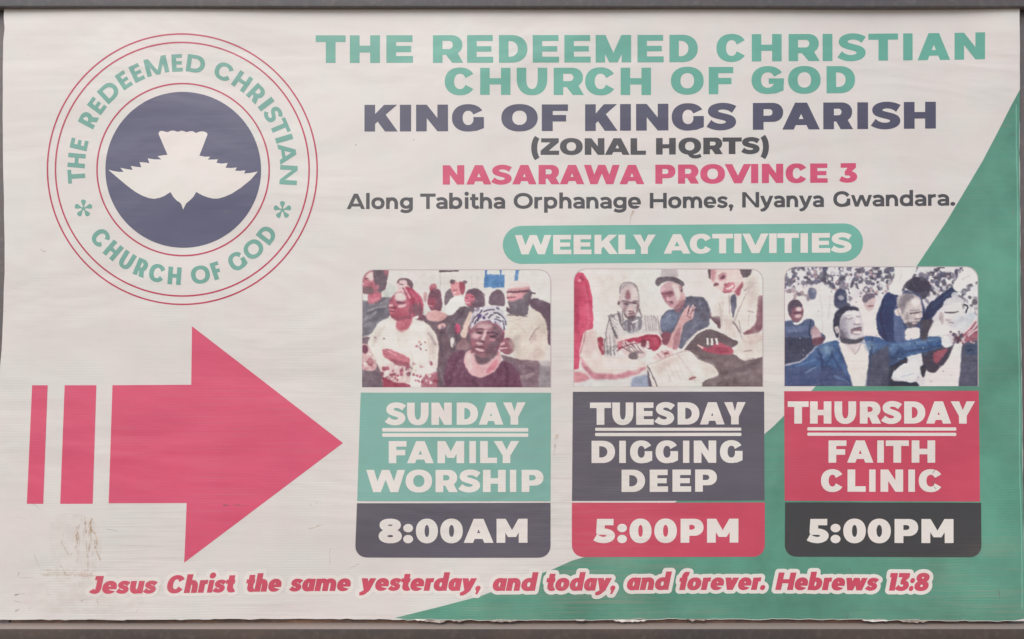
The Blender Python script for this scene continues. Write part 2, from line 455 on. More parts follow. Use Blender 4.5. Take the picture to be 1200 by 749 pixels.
def glyph(ch, W, v, h, st):
    g = []
    o = st.get
    add = g.append
    d = v * 1.06
    if ch == 'A':
        t = v * 1.12; k = W / 2 - t / 2
        add((1, [(0, 0), (k, 1), (k + t, 1), (W, 0)]))
        yi = min((W / 2 - d) / k, .93)
        add((-1, [(d, -.05 / 1), (W - d, -.05), (W / 2, yi)] if False else [(d - .05 * k, -.05), (W - d + .05 * k, -.05), (W / 2, yi)]))
        b0 = .165; b1 = b0 + h * .92
        add((1, [(k * b0 + d * .5, b0), (W - k * b0 - d * .5, b0), (W - k * b1 - d * .5, b1), (k * b1 + d * .5, b1)]))
    elif ch == 'C':
        g += ring(W, v, h)
        A, B, A2, yb, cx, cy = cutC(W, v, h)
        add((-1, [(cx, yb), tuple(B), tuple(A2), (A2[0], 1 - A2[1]), (B[0], 1 - B[1]), (cx, 1 - yb)]))
    elif ch == 'G':
        g += ring(W, v, h)
        A, B, A2, yb, cx, cy = cutC(W, v, h)
        add((-1, [(cx, yb), tuple(B), tuple(A2), (W + .3, .4), (cx, .4)]))
        if o('gbar'):
            add((1, [(W * .53, .36), (W, .36), (W, .56), (W * .53, .56)])); add((1, [(W * .55, .0), (W * .76, .012), (W * .99, .12), (W * .99, .5), (W - v * .75, .5), (W - v * .75, .2)]))
        else:
            add((1, [(W * .55, .0), (W * .76, .012), (W * .985, .115), (W * .985, .53), (W - v * 1.03, .53), (W - v * 1.03, .2)]))
    elif ch == 'D':
        rx = min(.56, W * .62)
        add((1, dshape(W, 0, 1, rx))); add((-1, dshape(W - v, h, 1 - h, min(max(rx - v * .75, .1), W - 2 * v - .02), x0=v)))
    elif ch in 'PR':
        y0 = .29; rx = min(.40, W * .5)
        bw = W * (.97 if ch == 'R' else 1)
        add((1, dshape(bw, y0, 1, rx))); add((-1, dshape(bw - v, y0 + h * .95, 1 - h * .95, min(max(rx - v * .7, .06), bw - 2 * v - .02), x0=v)))
        add((1, rect(0, 0, v, .6)))
        if ch == 'R':
            add((1, [(W * .48, .34), (W * .80, .38), (W, 0), (W - v * 1.16, 0), (W * .36 + v * .2, .30)]))
    elif ch == 'E':
        add((1, rect(0, 0, v, 1))); add((1, rect(0, 0, W, h))); add((1, rect(0, 1 - h, W * .98, 1))); add((1, rect(0, .5 - h * .46, W * .93, .5 + h * .46)))
    elif ch == 'F':
        add((1, rect(0, 0, v, 1))); add((1, rect(0, 1 - h, W, 1))); add((1, rect(0, .5 - h * .58, W * .93, .5 + h * .42)))
    elif ch == 'H':
        add((1, rect(0, 0, v, 1))); add((1, rect(W - v, 0, W, 1))); add((1, rect(0, .5 - h / 2, W, .5 + h / 2)))
    elif ch == 'I':
        add((1, rect(0, 0, W, 1)))
    elif ch == 'J':
        add((1, rect(W - v, .36, W, 1))); add((1, rect(W * .22, 1 - h, W, 1)))
        g += stroke(path((W - v / 2, .42), (W - v / 2, .36), qv((W - v / 2, .36), (W * .46, h / 2 - OS)), bez((W * .46, h / 2 - OS), (W * .25, h / 2), (W * .12, .14), (W * .05, .20))), v, h)
    elif ch == 'K':
        add((1, rect(0, 0, v, 1)))
        add((1, [(v * .9, .61), (W * .98 - v * 1.22, 1), (W * .98, 1), (v * .9, .25)]))
        add((1, [(W * .62, .66), (W, 0), (W - v * 1.2, 0), (W * .38, .40)]))
    elif ch == 'L':
        add((1, rect(0, 0, v, 1))); add((1, rect(0, 0, W, h)))
    elif ch == 'M':
        vy = o('mv', .24)
        add((1, rect(0, 0, v, 1))); add((1, rect(W - v, 0, W, 1)))
        add((1, [(0, 1), (d * .98, 1), (W / 2 + d * .42, vy), (W / 2 - d * .42, vy)])); add((1, [(W, 1), (W - d * .98, 1), (W / 2 - d * .42, vy), (W / 2 + d * .42, vy)]))
    elif ch == 'N':
        add((1, rect(0, 0, v, 1))); add((1, rect(W - v, 0, W, 1))); add((1, [(0, 1), (v * 1.0, 1), (W, 0), (W - v * 1.0, 0)]))
    elif ch == 'O':
        g += ring(W, v, h)
    elif ch == 'Q':
        g += ring(W, v, h)
        g += stroke(path(bez((W * .50, .04), (W * .56, -.16), (W * .78, -.20), (W * .99, -.06))), v * .62, h * .85)
    elif ch == 'S':
        g += stroke(spath(W, v * .98, h), v * .98, h * 1.02)
    elif ch == 'T':
        add((1, rect(0, 1 - h, W, 1))); add((1, rect(W / 2 - v / 2, 0, W / 2 + v / 2, 1)))
    elif ch == 'U':
        g += arch(W, v, h, 0, 1)
    elif ch == 'V':
        t = v * 1.06; k = W / 2 - t / 2
        add((1, [(0, 1), (k, 0), (k + t, 0), (W, 1)])); add((-1, [(d - .05 * k, 1.05), (W - d + .05 * k, 1.05), (W / 2, 1 - min((W / 2 - d) / k, .93))]))
    elif ch == 'W':
        d = v * 1.0
        b = W * .25 - d * .36
        for q in (para(0, b, d), para(W / 2 - d / 2, b, d), para(W / 2 - d / 2, W - b - d, d), para(W - d, W - b - d, d)):
            add((1, q))
    elif ch == 'Y':
        add((1, rect(W / 2 - v / 2, 0, W / 2 + v / 2, .42)))
        add((1, [(0, 1), (v * 1.1, 1), (W / 2, .60), (W / 2 + v / 2, .34), (W / 2 - v / 2, .34)]))
        add((1, [(W, 1), (W - v * 1.1, 1), (W / 2, .60), (W / 2 - v / 2, .34), (W / 2 + v / 2, .34)]))
    elif ch == 'Z':
        add((1, rect(0, 0, W, h))); add((1, rect(.03 * W, 1 - h, W * .98, 1)))
        add((1, [(W * .98, 1 - h), (W * .98, 1 - h * .7), (W * .98 - v * 1.25, 1 - h * 1.02), (0, h), (0, h * .7), (v * 1.25, h * 1.02)]))
    elif ch == '0':
        g += ring(W, v, h, e=2.15)
    elif ch == '1':
        add((1, rect(W - v, 0, W, 1))); add((1, rect(0, 1 - h, W, 1)))
    elif ch in '35':
        b0 = (W * (.30 if ch == '3' else .16), .60 - h / 2)
        xr = W - v / 2; my = .60 - h / 2
        g += stroke(path(b0, (W * .45, my), qh((W * .45, my), (xr, my / 2 + h / 4)), qv((xr, my / 2 + h / 4), (W * .45, h / 2 - OS)),
                         bez((W * .45, h / 2 - OS), (W * .28, h / 2 - OS), (W * .14, h * .5 + .05), (W * .04, h * .5 + .10))), v, h)
        if ch == '3':
            add((1, rect(W * .06, 1 - h, W * .93, 1)))
            add((1, [(W * .93, 1 - h), (W * .93, 1 - h * .75), (W * .93 - v * 1.2, 1 - h * 1.02), (W * .28, .55), (W * .28, .49), (W * .62, .52)]))
        else:
            add((1, rect(W * .15, 1 - h, W * .93, 1)))
            add((1, [(W * .13, 1), (W * .13 + v * .95, 1), (W * .13 + v * .86, .5), (W * .16, .60 - h), (W * .09, .42)]))
    elif ch == '8':
        add((1, sup(W / 2, .745, W * .46, .255 + OS))); add((1, sup(W / 2, .285, W / 2, .285 + OS)))
        add((-1, sup(W / 2, .74, W * .46 - v * .95, .255 - h * .86))); add((-1, sup(W / 2, .285, W / 2 - v, .285 - h * .9)))
    elif ch == '(':
        g += stroke(path(bez((W - v * .4, 1.06), (W * .02 + v * .35, .72), (W * .02 + v * .35, .12), (W - v * .4, -.24))), v * .9, h * .8)
    elif ch == ')':
        g += stroke(path(bez((v * .4, 1.06), (W * .98 - v * .35, .72), (W * .98 - v * .35, .12), (v * .4, -.24))), v * .9, h * .8)
    elif ch == ':':
        r = o('dot', h * .62); add((1, sup(W / 2, r - OS, W / 2, r, 2))); add((1, sup(W / 2, o('xh', .745) - r + OS, W / 2, r, 2)))
    elif ch == '.':
        r = o('dot', h * .62); add((1, sup(W / 2, r - OS, W / 2, r, 2)))
    elif ch == ',':
        r = o('dot', h * .62); add((1, sup(W / 2, r - OS, W / 2, r, 2))); add((1, [(W * .98, r * .8), (W * .62, -.20), (W * .20, -.20), (W * .3, .04)]))
    else:
        X = o('xh', .75); asc = 1.05; dsc = -.27
        if ch in 'oabdpge':
            pass
        if ch == 'o':
            g += ring(W, v, h, 0, X)
        elif ch == 'a' and o('italic'):
            g += ring(W, v, h, 0, X); add((1, rect(W - v, 0, W, X)))
        elif ch == 'a':
            g += stroke(path(bez((W * .09, X - h * .5 - .075), (W * .2, X - h * .5 - .01), (W * .34, X - h / 2 + OS), (W * .47, X - h / 2 + OS)), qh((W * .47, X - h / 2 + OS), (W - v / 2, X * .58)), (W - v / 2, 0)), v, h)
            hh = h * .85
            g += stroke(path((W - v * .6, .45 - hh / 2), (W * .45, .45 - hh / 2), qh((W * .45, .45 - hh / 2), (v / 2, .225)), qv((v / 2, .225), (W * .42, hh / 2 - OS)), bez((W * .42, hh / 2 - OS), (W * .6, hh / 2), (W * .74, .10), (W - v * .6, .20))), v * .95, hh)
        elif ch in 'bp':
            g += ring(W, v, h, 0, X); add((1, rect(0, 0 if ch == 'b' else dsc, v, asc if ch == 'b' else X)))
        elif ch == 'd':
            g += ring(W, v, h, 0, X); add((1, rect(W - v, 0, W, asc)))
        elif ch == 'g':
            g += ring(W, v, h, .03, X)
            g += stroke(path((W - v / 2, X), (W - v / 2, .05), qv((W - v / 2, .05), (W * .46, dsc + h / 2)), bez((W * .46, dsc + h / 2), (W * .3, dsc + h / 2), (W * .16, dsc + h * .6 + .03), (W * .08, dsc + h * .6 + .07))), v, h)
        elif ch == 'e':
            g += ring(W, v, h, 0, X)
            yb = X * .40
            add((-1, [(W / 2, yb), (W + .2, yb), (W + .2, X * .16), (W * .80, X * .22), (W / 2, min(h * 1.15, yb - .07))]))
            add((1, rect(v * .5, yb - h * .16, W - .005, yb + h * .5)))
        elif ch in 'hn':
            g += arch(W, v, h * 1.05, 0, X, True); add((1, rect(0, 0, v, asc if ch == 'h' else X)))
        elif ch == 'm':
            w2 = (W + v) / 2
            g += arch(w2, v, h * 1.05, 0, X, True)
            for s, p in arch(w2, v, h * 1.05, 0, X, True, x0=W - w2):
                if s > 0:
                    add((1, [q for q in p])); 
                else:
                    add((-1, p))
            add((1, rect(W - w2, 0, W - w2 + v, X * .8))); add((1, rect(0, 0, v, X)))
            # reopen the first arch that the second one painted over is not needed: they only share the middle stem
        elif ch == 'r':
            add((1, rect(0, 0, v, X))); g += stroke(path(bez((v * .5, X * .58), (v * .6, X * .82), (W * .62, X - h / 2 + OS), (W, X - h / 2 + OS))), v * .9, h)
        elif ch == 'u':
            g += arch(W, v, h * 1.05, 0, X); add((1, rect(W - v, 0, W, X)))
        elif ch == 's':
            g += stroke(spath(W, v * .92, h * .92, 0, X), v * .92, h * .92)
        elif ch == 't':
            x = W * .20
            g += stroke(path((x + v / 2, .96), (x + v / 2, .26), qv((x + v / 2, .26), (W * .72, h / 2 - OS)), bez((W * .72, h / 2 - OS), (W * .82, h / 2 - OS), (W * .9, h * .5 + .01), (W * .98, h * .5 + .04))), v, h)
            add((1, rect(0, X - h * .95, W * .92, X)))
        elif ch == 'f':
            x = W * .20
            g += stroke(path((x + v / 2, 0), (x + v / 2, asc - .30), qv((x + v / 2, asc - .30), (W * .74, asc - h / 2)), (W, asc - h / 2 - .02)), v, h)
            add((1, rect(0, X - h * .95, W * .92, X)))
        elif ch == 'i':
            add((1, rect(W / 2 - v / 2, 0, W / 2 + v / 2, X))); add((1, sup(W / 2, X + .12 + v * .45, v * .60, v * .58, 2)))
        elif ch == 'l':
            add((1, rect(W / 2 - v / 2, 0, W / 2 + v / 2, asc)))
        elif ch in 'vy':
            t = v * 1.0; k = W / 2 - t / 2
            add((1, [(0, X), (k, 0), (k + t, 0), (W, X)])); add((-1, [(v * 1.05 - .06 * k, X * 1.06), (W - v * 1.05 + .06 * k, X * 1.06), (W / 2, X * (1 - min((W / 2 - v * 1.05) / k, .9)))]))
            if ch == 'y':
                add((1, [(k, .04), (k + t, 0), (W * .44, -.20), (W * .26, dsc), (W * .06, dsc), (W * .02, dsc + h * .7), (W * .2, dsc + h)]))
        elif ch == 'w':
            dd = v * .96; b = W * .25 - dd * .36
            for q in (para(0, b, dd, X), para(W / 2 - dd / 2, b, dd, X), para(W / 2 - dd / 2, W - b - dd, dd, X), para(W - dd, W - b - dd, dd, X)):
                add((1, q))
    return g

# natural widths (in cap heights) and side bearings for words whose letters are not measured one by one
NAT = dict(A=1.13, C=1.0, D=1.03, E=.84, F=.82, G=1.03, H=1.05, I=.30, J=.72, K=1.05, L=.78, M=1.28, N=1.07, O=1.15, P=.96, Q=1.15, R=.98, S=.92, T=.94, U=1.03, V=1.13, W=1.70, Y=1.08, Z=.93,
           a=.72, b=.80, d=.80, e=.78, f=.50, g=.80, h=.74, i=.30, l=.25, m=1.20, n=.74, o=.82, p=.80, r=.47, s=.64, t=.55, u=.74, v=.82, w=1.26, y=.84)
NAT.update({'0': .90, '1': .48, '3': .82, '5': .83, '8': .92, '(': .40, ')': .40, ':': .30, '.': .30, ',': .30})
BEAR = {c: .075 for c in 'BDEFHIKLMNPRUhnmilrubpdgJ'}
BEAR.update({c: .04 for c in 'CGOQSoecs035881.,:aG'})
BEAR.update({c: -.01 for c in 'AVWYTvwyft'})

def layout(text, x0, x1, st):
    """letter boxes for a word that spans x0..x1"""
    cur, boxes = 0.0, []
    for i, c in enumerate(text):
        bl = BEAR.get(c, .04) * st.get('bear', 1.0)
        if c == 'd' or c == 'a' and st.get('italic'): bl = .04 * st.get('bear', 1.0)
        if i: cur += bl
        wd = NAT[c] * st.get('nat', {}).get(c, 1.0)
        boxes.append((c, cur, cur + wd))
        cur += wd
        cur += BEAR.get(c, .04) * st.get('bear', 1.0)
        if c in 'bpo': cur -= 0
    end = boxes[-1][2]
    k = (x1 - x0) / end
    return [(c, x0 + a * k, x0 + b * k) for c, a, b in boxes]

def put_word(pr, text, x0, x1, b0, b1, c0, c1, v, h, st=None, boxes=None, outlines=None):
    """b0/b1 baseline and c0/c1 cap height (photo px) at x0/x1; v,h stroke widths in cap heights (final proportions)"""
    st = st or {}
    sl = st.get('slant', 0.0)
    bx = [(c, a, b) for c, (a, b) in zip(text, boxes)] if boxes else layout(text, x0, x1 - sl * c0 * st.get('slx', 1.0), st)
    for c, a, b in bx:
        m = (a + b) / 2
        t = (m - x0) / (x1 - x0)
        cap = c0 + (c1 - c0) * t
        slope = (b1 - b0) / (x1 - x0)
        W = (b - a) / cap
        vv = W if c == 'I' else v
        ops = glyph(c, W, min(vv, W), h, st)
        def xf(x, y, a=a, cap=cap):
            X = a + x * cap + sl * y * cap
            return (X, b0 + (X - x0) * slope - y * cap)
        pr.add(ops, grid=.371, xf=xf)
        if outlines is not None:
            for s, p in ops:
                if s > 0:
                    outlines.append([xf(*q) for q in p])
    return bx

def word(name, mat, layer, parent, *args, **kw):
    pr = Print(); put_word(pr, *args, **kw)
    return pr.build(name, mat, layer, parent)
# ------------------------------------------------------------------ the three printed photographs
def soften(p, it, cut=13.0):
    """corner cutting that never eats more than a little of a long edge"""
    for _ in range(it):
        q = np.roll(p, -1, 0); d = q - p
        t = np.minimum(.25, cut / (np.linalg.norm(d, axis=1) + 1e-9))[:, None]
        p = np.stack([p + d * t, q - d * t], 1).reshape(-1, 2)
        cut *= .45
    return p
class Canvas:
    """soft-edged painter: the ink values of a printed photograph, in units of U"""
    U = 2.4
    def __init__(self, x0, y0, x1, y1, bg, seed):
        self.x0, self.y0 = x0, y0
        self.w = int(round((x1 - x0) / self.U)); self.h = int(round((y1 - y0) / self.U))
        self.X, self.Y = np.meshgrid(x0 + (np.arange(self.w) + .5) * self.U, y0 + (np.arange(self.h) + .5) * self.U)
        self.im = np.ones((self.h, self.w, 3)) * np.array(bg, float)
        self.rng = np.random.default_rng(seed)
        self.fr = (0.0, 0.0, 1.0)
    def at(self, ox=0.0, oy=0.0, s=1.0):
        self.fr = (ox, oy, s)
    def poly(self, pts, col, blur=4.0, a=1.0, smooth=2, grad=None):
        p = np.array(pts, float) * self.fr[2] + np.array(self.fr[:2])
        if smooth == 2:     # shapes that run out of the picture are carried well past its edge
            xe, ye = self.x0 + self.w * self.U, self.y0 + self.h * self.U
            p[:, 0] = np.where(p[:, 0] > xe - 14, p[:, 0] + 90, np.where(p[:, 0] < self.x0 + 10, p[:, 0] - 90, p[:, 0]))
            p[:, 1] = np.where(p[:, 1] > ye - 14, p[:, 1] + 90, np.where(p[:, 1] < self.y0 + 8, p[:, 1] - 90, p[:, 1]))
        if smooth: p = soften(p, smooth)
        blur = blur * (1 + self.fr[2]) / 2
        i0 = max(int((p[:, 0].min() - blur - self.x0) / self.U) - 1, 0); i1 = min(int((p[:, 0].max() + blur - self.x0) / self.U) + 2, self.w)
        j0 = max(int((p[:, 1].min() - blur - self.y0) / self.U) - 1, 0); j1 = min(int((p[:, 1].max() + blur - self.y0) / self.U) + 2, self.h)
        if i1 <= i0 or j1 <= j0: return
        X = self.X[j0:j1, i0:i1, None]; Y = self.Y[j0:j1, i0:i1, None]
        q = np.roll(p, -1, 0)
        ax, ay = p[:, 0], p[:, 1]; bx, by = q[:, 0] - ax, q[:, 1] - ay
        t = np.clip(((X - ax) * bx + (Y - ay) * by) / (bx * bx + by * by + 1e-9), 0, 1)
        d = np.sqrt(((X - ax - t * bx) ** 2 + (Y - ay - t * by) ** 2).min(-1))
        cr = ((ay > Y) != (q[:, 1] > Y)) & (X < bx * (Y - ay) / (by + 1e-12) + ax)
        ins = cr.sum(-1) % 2 == 1
        sdist = np.where(ins, d, -d)
        m = np.clip(sdist / (2 * blur) + .5, 0, 1); m = m * m * (3 - 2 * m) * a
        c = np.array(col, float)
        if grad is not None:
            c2, (gx0, gy0), (gx1, gy1) = np.array(grad[0], float), grad[1], grad[2]
            g = np.clip(((X[..., 0] - gx0) * (gx1 - gx0) + (Y[..., 0] - gy0) * (gy1 - gy0)) / ((gx1 - gx0) ** 2 + (gy1 - gy0) ** 2), 0, 1)[..., None]
            c = c * (1 - g) + c2 * g
        R = self.im[j0:j1, i0:i1]
        self.im[j0:j1, i0:i1] = R * (1 - m[..., None]) + c * m[..., None]
    def blob(self, x, y, rx, ry, col, blur=5.0, a=1.0, rot=0.0):
        c, s = math.cos(rot), math.sin(rot)
        self.poly([(x + c * rx * math.cos(t) - s * ry * math.sin(t), y + s * rx * math.cos(t) + c * ry * math.sin(t)) for t in np.linspace(0, 2 * math.pi, 13)[:-1]], col, blur, a, 1)
    def line(self, pts, wd, col, blur=2.5, a=1.0):
        p = np.array(pts, float)
        if len(p) > 2:
            for _ in range(2):
                p = np.vstack([p[:1], np.stack([.75 * p[:-1] + .25 * p[1:], .25 * p[:-1] + .75 * p[1:]], 1).reshape(-1, 2), p[-1:]])
        d = np.gradient(p, axis=0); d /= np.linalg.norm(d, axis=1)[:, None] + 1e-9
        n = np.stack([-d[:, 1], d[:, 0]], 1) * wd / 2
        self.poly(np.vstack([p + n, (p - n)[::-1]]), col, blur, a, 0)
    def scatter(self, region, n, size, cols, blur=3.0, a=.8):
        x0, y0, x1, y1 = region
        for _ in range(n):
            x, y = self.rng.uniform(x0, x1), self.rng.uniform(y0, y1)
            s = self.rng.uniform(*size)
            self.blob(x, y, s * self.rng.uniform(.6, 1.3), s * self.rng.uniform(.6, 1.3), cols[self.rng.integers(len(cols))], blur, a, self.rng.uniform(0, 3))
    def mottle(self, amp, k):
        n = self.rng.normal(0, 1, (self.h // k + 3, self.w // k + 3))
        yy = np.linspace(0, n.shape[0] - 2.001, self.h); xx = np.linspace(0, n.shape[1] - 2.001, self.w)
        j = yy.astype(int)[:, None]; i = xx.astype(int)[None]; fy = (yy % 1)[:, None]; fx = (xx % 1)[None]
        r = n[j, i] * (1 - fy) * (1 - fx) + n[j + 1, i] * fy * (1 - fx) + n[j, i + 1] * (1 - fy) * fx + n[j + 1, i + 1] * fy * fx
        self.im += amp * r[..., None]
    def noise(self, k):
        n = self.rng.normal(0, 1, (self.h // k + 4, self.w // k + 4))
        yy = np.arange(self.h) / k; xx = np.arange(self.w) / k
        j = yy.astype(int)[:, None]; i = xx.astype(int)[None]; fy = (yy % 1)[:, None]; fx = (xx % 1)[None]
        fy = fy * fy * (3 - 2 * fy); fx = fx * fx * (3 - 2 * fx)
        return n[j, i] * (1 - fy) * (1 - fx) + n[j + 1, i] * fy * (1 - fx) + n[j, i + 1] * (1 - fy) * fx + n[j + 1, i + 1] * fy * fx
    def sample(self, im, x, y):
        x = np.clip(x, 0, self.w - 1.001); y = np.clip(y, 0, self.h - 1.001)
        i, j = x.astype(int), y.astype(int); fx, fy = (x - i)[..., None], (y - j)[..., None]
        return im[j, i] * (1 - fx) * (1 - fy) + im[j, i + 1] * fx * (1 - fy) + im[j + 1, i] * (1 - fx) * fy + im[j + 1, i + 1] * fx * fy
    def finish(self):
        """an enlarged low-grade photograph: wavering edges, blotchy tones, hard contrast, ribs"""
        jj, ii = np.meshgrid(np.arange(self.h), np.arange(self.w), indexing='ij')
        wx = .6 * self.noise(11) + .4 * self.noise(5) + .3 * self.noise(2); wy = .6 * self.noise(11) + .4 * self.noise(5) + .3 * self.noise(2)
        im = self.sample(self.im, ii + wx, jj + wy)
        lum = im.mean(-1, keepdims=True)
        im = lum + .80 * (im - lum)
        mid = np.exp(-((lum - 155) / 50) ** 2)           # mid tones carry the most texture
        t = (1.0 * self.noise(24) + 1.0 * self.noise(10) + .8 * self.noise(4))[..., None]
        im = im + t * (1.5 + 4.0 * mid)
        dark = np.clip((150 - lum) / 50, 0, 1)
        im = im + dark * (np.clip(self.noise(7) + self.noise(3), 0, 3)[..., None] * 4 + 3)
        g = (im + np.roll(im, 1, 0) + np.roll(im, 1, 1) + np.roll(im, -1, 0) + np.roll(im, -1, 1)) / 5
        im = .5 * im + .5 * g
        im = im + self.rng.normal(0, 2.0, (self.h, self.w, 1)) + self.rng.normal(0, 1.6, (self.h, 1, 1))
        im = np.where(im > 214, 214 + (im - 214) * .45, im)
        im = im * np.array([1.0, .985, .972])
        return np.clip(im, 60, 226)

def congregation():
    c = Canvas(52, 33, 1147, 717, (221, 216, 211), 3); P, B, L = c.poly, c.blob, c.line
    DK = (118, 104, 114); WH = (228, 221, 214)
    P([(505, 46), (760, 40), (760, 140), (505, 140)], (222, 216, 210), 3, 1, 0)
    L([(505, 46), (505, 160)], 4, (196, 190, 186)); L([(690, 60), (690, 140)], 3, (204, 198, 194)); L([(720, 55), (720, 140)], 3, (206, 200, 196))
    P([(500, 35), (613, 34), (613, 43), (500, 47)], (112, 100, 104), 2, 1, 0)
    P([(762, 58), (881, 60), (878, 136), (760, 136)], (98, 142, 192), 3, 1, 0); P([(764, 30), (780, 30), (778, 60), (764, 60)], (98, 142, 192), 2, 1, 0)
    P([(850, 30), (864, 30), (862, 60), (850, 60)], (98, 142, 192), 2, 1, 0); P([(941, 30), (964, 30), (957, 96), (936, 96)], (110, 152, 196), 3, 1, 0)
    L([(640, 150), (800, 140), (900, 140)], 3, (200, 205, 210), 2, .7)
    P([(150, 130), (210, 110), (262, 150), (250, 200), (190, 205)], (192, 200, 194), 12, .8)
    # man at the far left in a grey shirt
    P([(40, 200), (100, 215), (190, 185), (262, 215), (215, 305), (150, 335), (100, 410), (40, 440)], (132, 128, 138), 5)
    P([(70, 250), (170, 240), (180, 300), (110, 340)], (112, 108, 120), 14, .7); L([(150, 215), (200, 260), (215, 295)], 7, (160, 152, 158), 4, .7)
    P([(84, 165), (160, 150), (168, 205), (100, 240), (80, 215)], (196, 128, 140), 5)
    P([(56, 80), (85, 46), (130, 60), (150, 130), (130, 180), (95, 178), (68, 158), (52, 128)], (186, 118, 132), 4)
    P([(100, 33), (204, 33), (196, 105), (180, 150), (150, 168), (134, 130), (112, 90)], (122, 94, 110), 5)
    P([(150, 33), (204, 33), (200, 75), (176, 66)], (168, 96, 112), 9, .7); B(138, 135, 12, 14, (200, 130, 142), 4); B(70, 100, 10, 5, (140, 84, 100), 4); P([(58, 130), (95, 140), (120, 170), (80, 172)], (140, 88, 104), 7, .8)
    P([(400, 300), (700, 290), (700, 480), (640, 560), (600, 720), (470, 720), (490, 560), (480, 400)], (124, 106, 116), 8)
    P([(40, 430), (100, 420), (160, 600), (190, 720), (40, 720)], (138, 118, 128), 8)
    # man behind
    P([(262, 95), (330, 100), (340, 150), (300, 170), (262, 150)], (218, 178, 180), 4); P([(252, 90), (290, 74), (335, 86), (348, 120), (342, 150), (326, 128), (290, 105), (262, 112)], (126, 102, 112), 4)
    # small red-capped figure and the dark haired girl
    B(463, 140, 22, 26, (196, 120, 136), 5); P([(446, 118), (470, 108), (482, 130), (460, 138)], (206, 140, 150), 4)
    P([(432, 205), (440, 160), (475, 140), (508, 150), (520, 250), (498, 285), (450, 270)], (132, 90, 106), 5); P([(428, 200), (458, 186), (486, 200), (482, 244), (456, 262), (434, 240)], (166, 92, 110), 6)
    L([(436, 238), (462, 244)], 5, (214, 160, 166)); P([(402, 165), (428, 160), (430, 210), (410, 220)], (200, 150, 156), 7, .8)
    P([(400, 340), (430, 300), (560, 310), (575, 480), (560, 545), (515, 575), (490, 600), (490, 470), (445, 370)], (126, 104, 114), 6)
    P([(418, 285), (470, 262), (552, 290), (528, 322), (470, 336), (424, 322)], (222, 172, 172), 6); P([(486, 350), (530, 338), (540, 365), (500, 384)], (222, 176, 178), 5)
    # woman in white at the back
    P([(528, 240), (530, 180), (552, 142), (580, 140), (585, 200), (556, 240)], (126, 110, 120), 5)
    P([(533, 280), (545, 220), (575, 192), (628, 180), (650, 215), (628, 265), (570, 300)], (238, 232, 226), 5)
    P([(562, 110), (590, 100), (640, 108), (645, 160), (610, 188), (574, 180)], (222, 152, 158), 5); P([(612, 95), (648, 104), (652, 160), (630, 186), (618, 140)], (170, 92, 108), 5)
    B(577, 102, 16, 14, (128, 106, 116), 4); B(648, 104, 14, 11, (134, 112, 122), 4); L([(580, 150), (606, 148)], 4, (150, 80, 96)); B(590, 166, 10, 4, (240, 220, 215), 3)
    # woman with long dark hair, black jacket
    P([(545, 380), (560, 310), (630, 240), (700, 262), (720, 275), (690, 330), (660, 400), (640, 490), (575, 500), (560, 470)], (124, 108, 118), 5)
    P([(648, 185), (665, 150), (710, 137), (756, 162), (770, 230), (745, 262), (690, 266), (655, 240)], (120, 98, 112), 5)
    P([(643, 190), (662, 166), (698, 176), (708, 205), (698, 235), (668, 246), (646, 220)], (206, 120, 138), 5); L([(648, 222), (675, 226)], 5, (242, 214, 212)); B(660, 195, 9, 4, (130, 76, 94), 3); B(690, 190, 9, 4, (140, 80, 98), 3)
    P([(618, 420), (650, 330), (680, 268), (702, 300), (680, 360), (650, 440)], (222, 196, 184), 6); B(604, 375, 18, 30, (206, 90, 122), 5); P([(560, 430), (590, 425), (600, 470), (570, 490)], (230, 222, 216), 6)
    P([(600, 470), (640, 420), (690, 480), (660, 500), (600, 500)], (176, 140, 146), 8, .8)
    P([(786, 240), (792, 180), (820, 146), (858, 146), (882, 180), (884, 245)], (124, 104, 118), 5)
    # big man in a cream jumper
    P([(1020, 210), (1060, 192), (1090, 205), (1150, 268), (1150, 485), (1128, 470), (1118, 340), (1078, 280), (1030, 250)], (118, 98, 112), 5)
    P([(870, 300), (900, 285), (1010, 308), (1030, 250), (1085, 282), (1118, 332), (1132, 425), (1122, 535), (1080, 565), (1000, 565), (925, 540), (955, 470), (880, 420)], (222, 208, 197), 5)
    P([(1020, 440), (1060, 390), (1070, 420), (1030, 470)], (196, 178, 170), 9, .8); P([(990, 560), (1080, 470), (1110, 520), (1060, 560)], (206, 190, 181), 9, .8); L([(900, 330), (960, 345), (1000, 400)], 8, (206, 192, 184), 6, .6)
    P([(896, 150), (928, 112), (1000, 112), (1032, 150), (1030, 230), (990, 272), (930, 262), (904, 218)], (172, 110, 126), 5)
    P([(896, 150), (920, 108), (950, 95), (1005, 108), (1034, 134), (1000, 150), (940, 142)], (214, 196, 192), 6); P([(898, 215), (930, 228), (1008, 236), (1004, 290), (950, 300), (912, 270)], (124, 98, 110), 6)
    P([(1000, 150), (1036, 150), (1032, 220), (1008, 240)], (140, 94, 108), 6); L([(900, 172), (950, 176)], 7, (136, 86, 102), 3); B(922, 200, 14, 7, (206, 150, 158), 4); L([(905, 215), (940, 214)], 4, (122, 80, 96)); L([(1034, 165), (1058, 172)], 8, (120, 100, 110))
    P([(888, 246), (914, 262), (960, 286), (1012, 250), (1022, 258), (1006, 302), (930, 294), (886, 276)], (114, 94, 106), 4)
    P([(850, 520), (960, 555), (1092, 562), (1075, 720), (930, 720), (900, 600)], (146, 122, 132), 6); P([(1085, 566), (1150, 578), (1150, 720), (1068, 720)], (162, 154, 160), 5); P([(1120, 490), (1150, 466), (1150, 580), (1108, 560)], (226, 218, 212), 5)
    P([(960, 650), (1060, 630), (1040, 660), (985, 668)], (172, 152, 158), 6, .8)
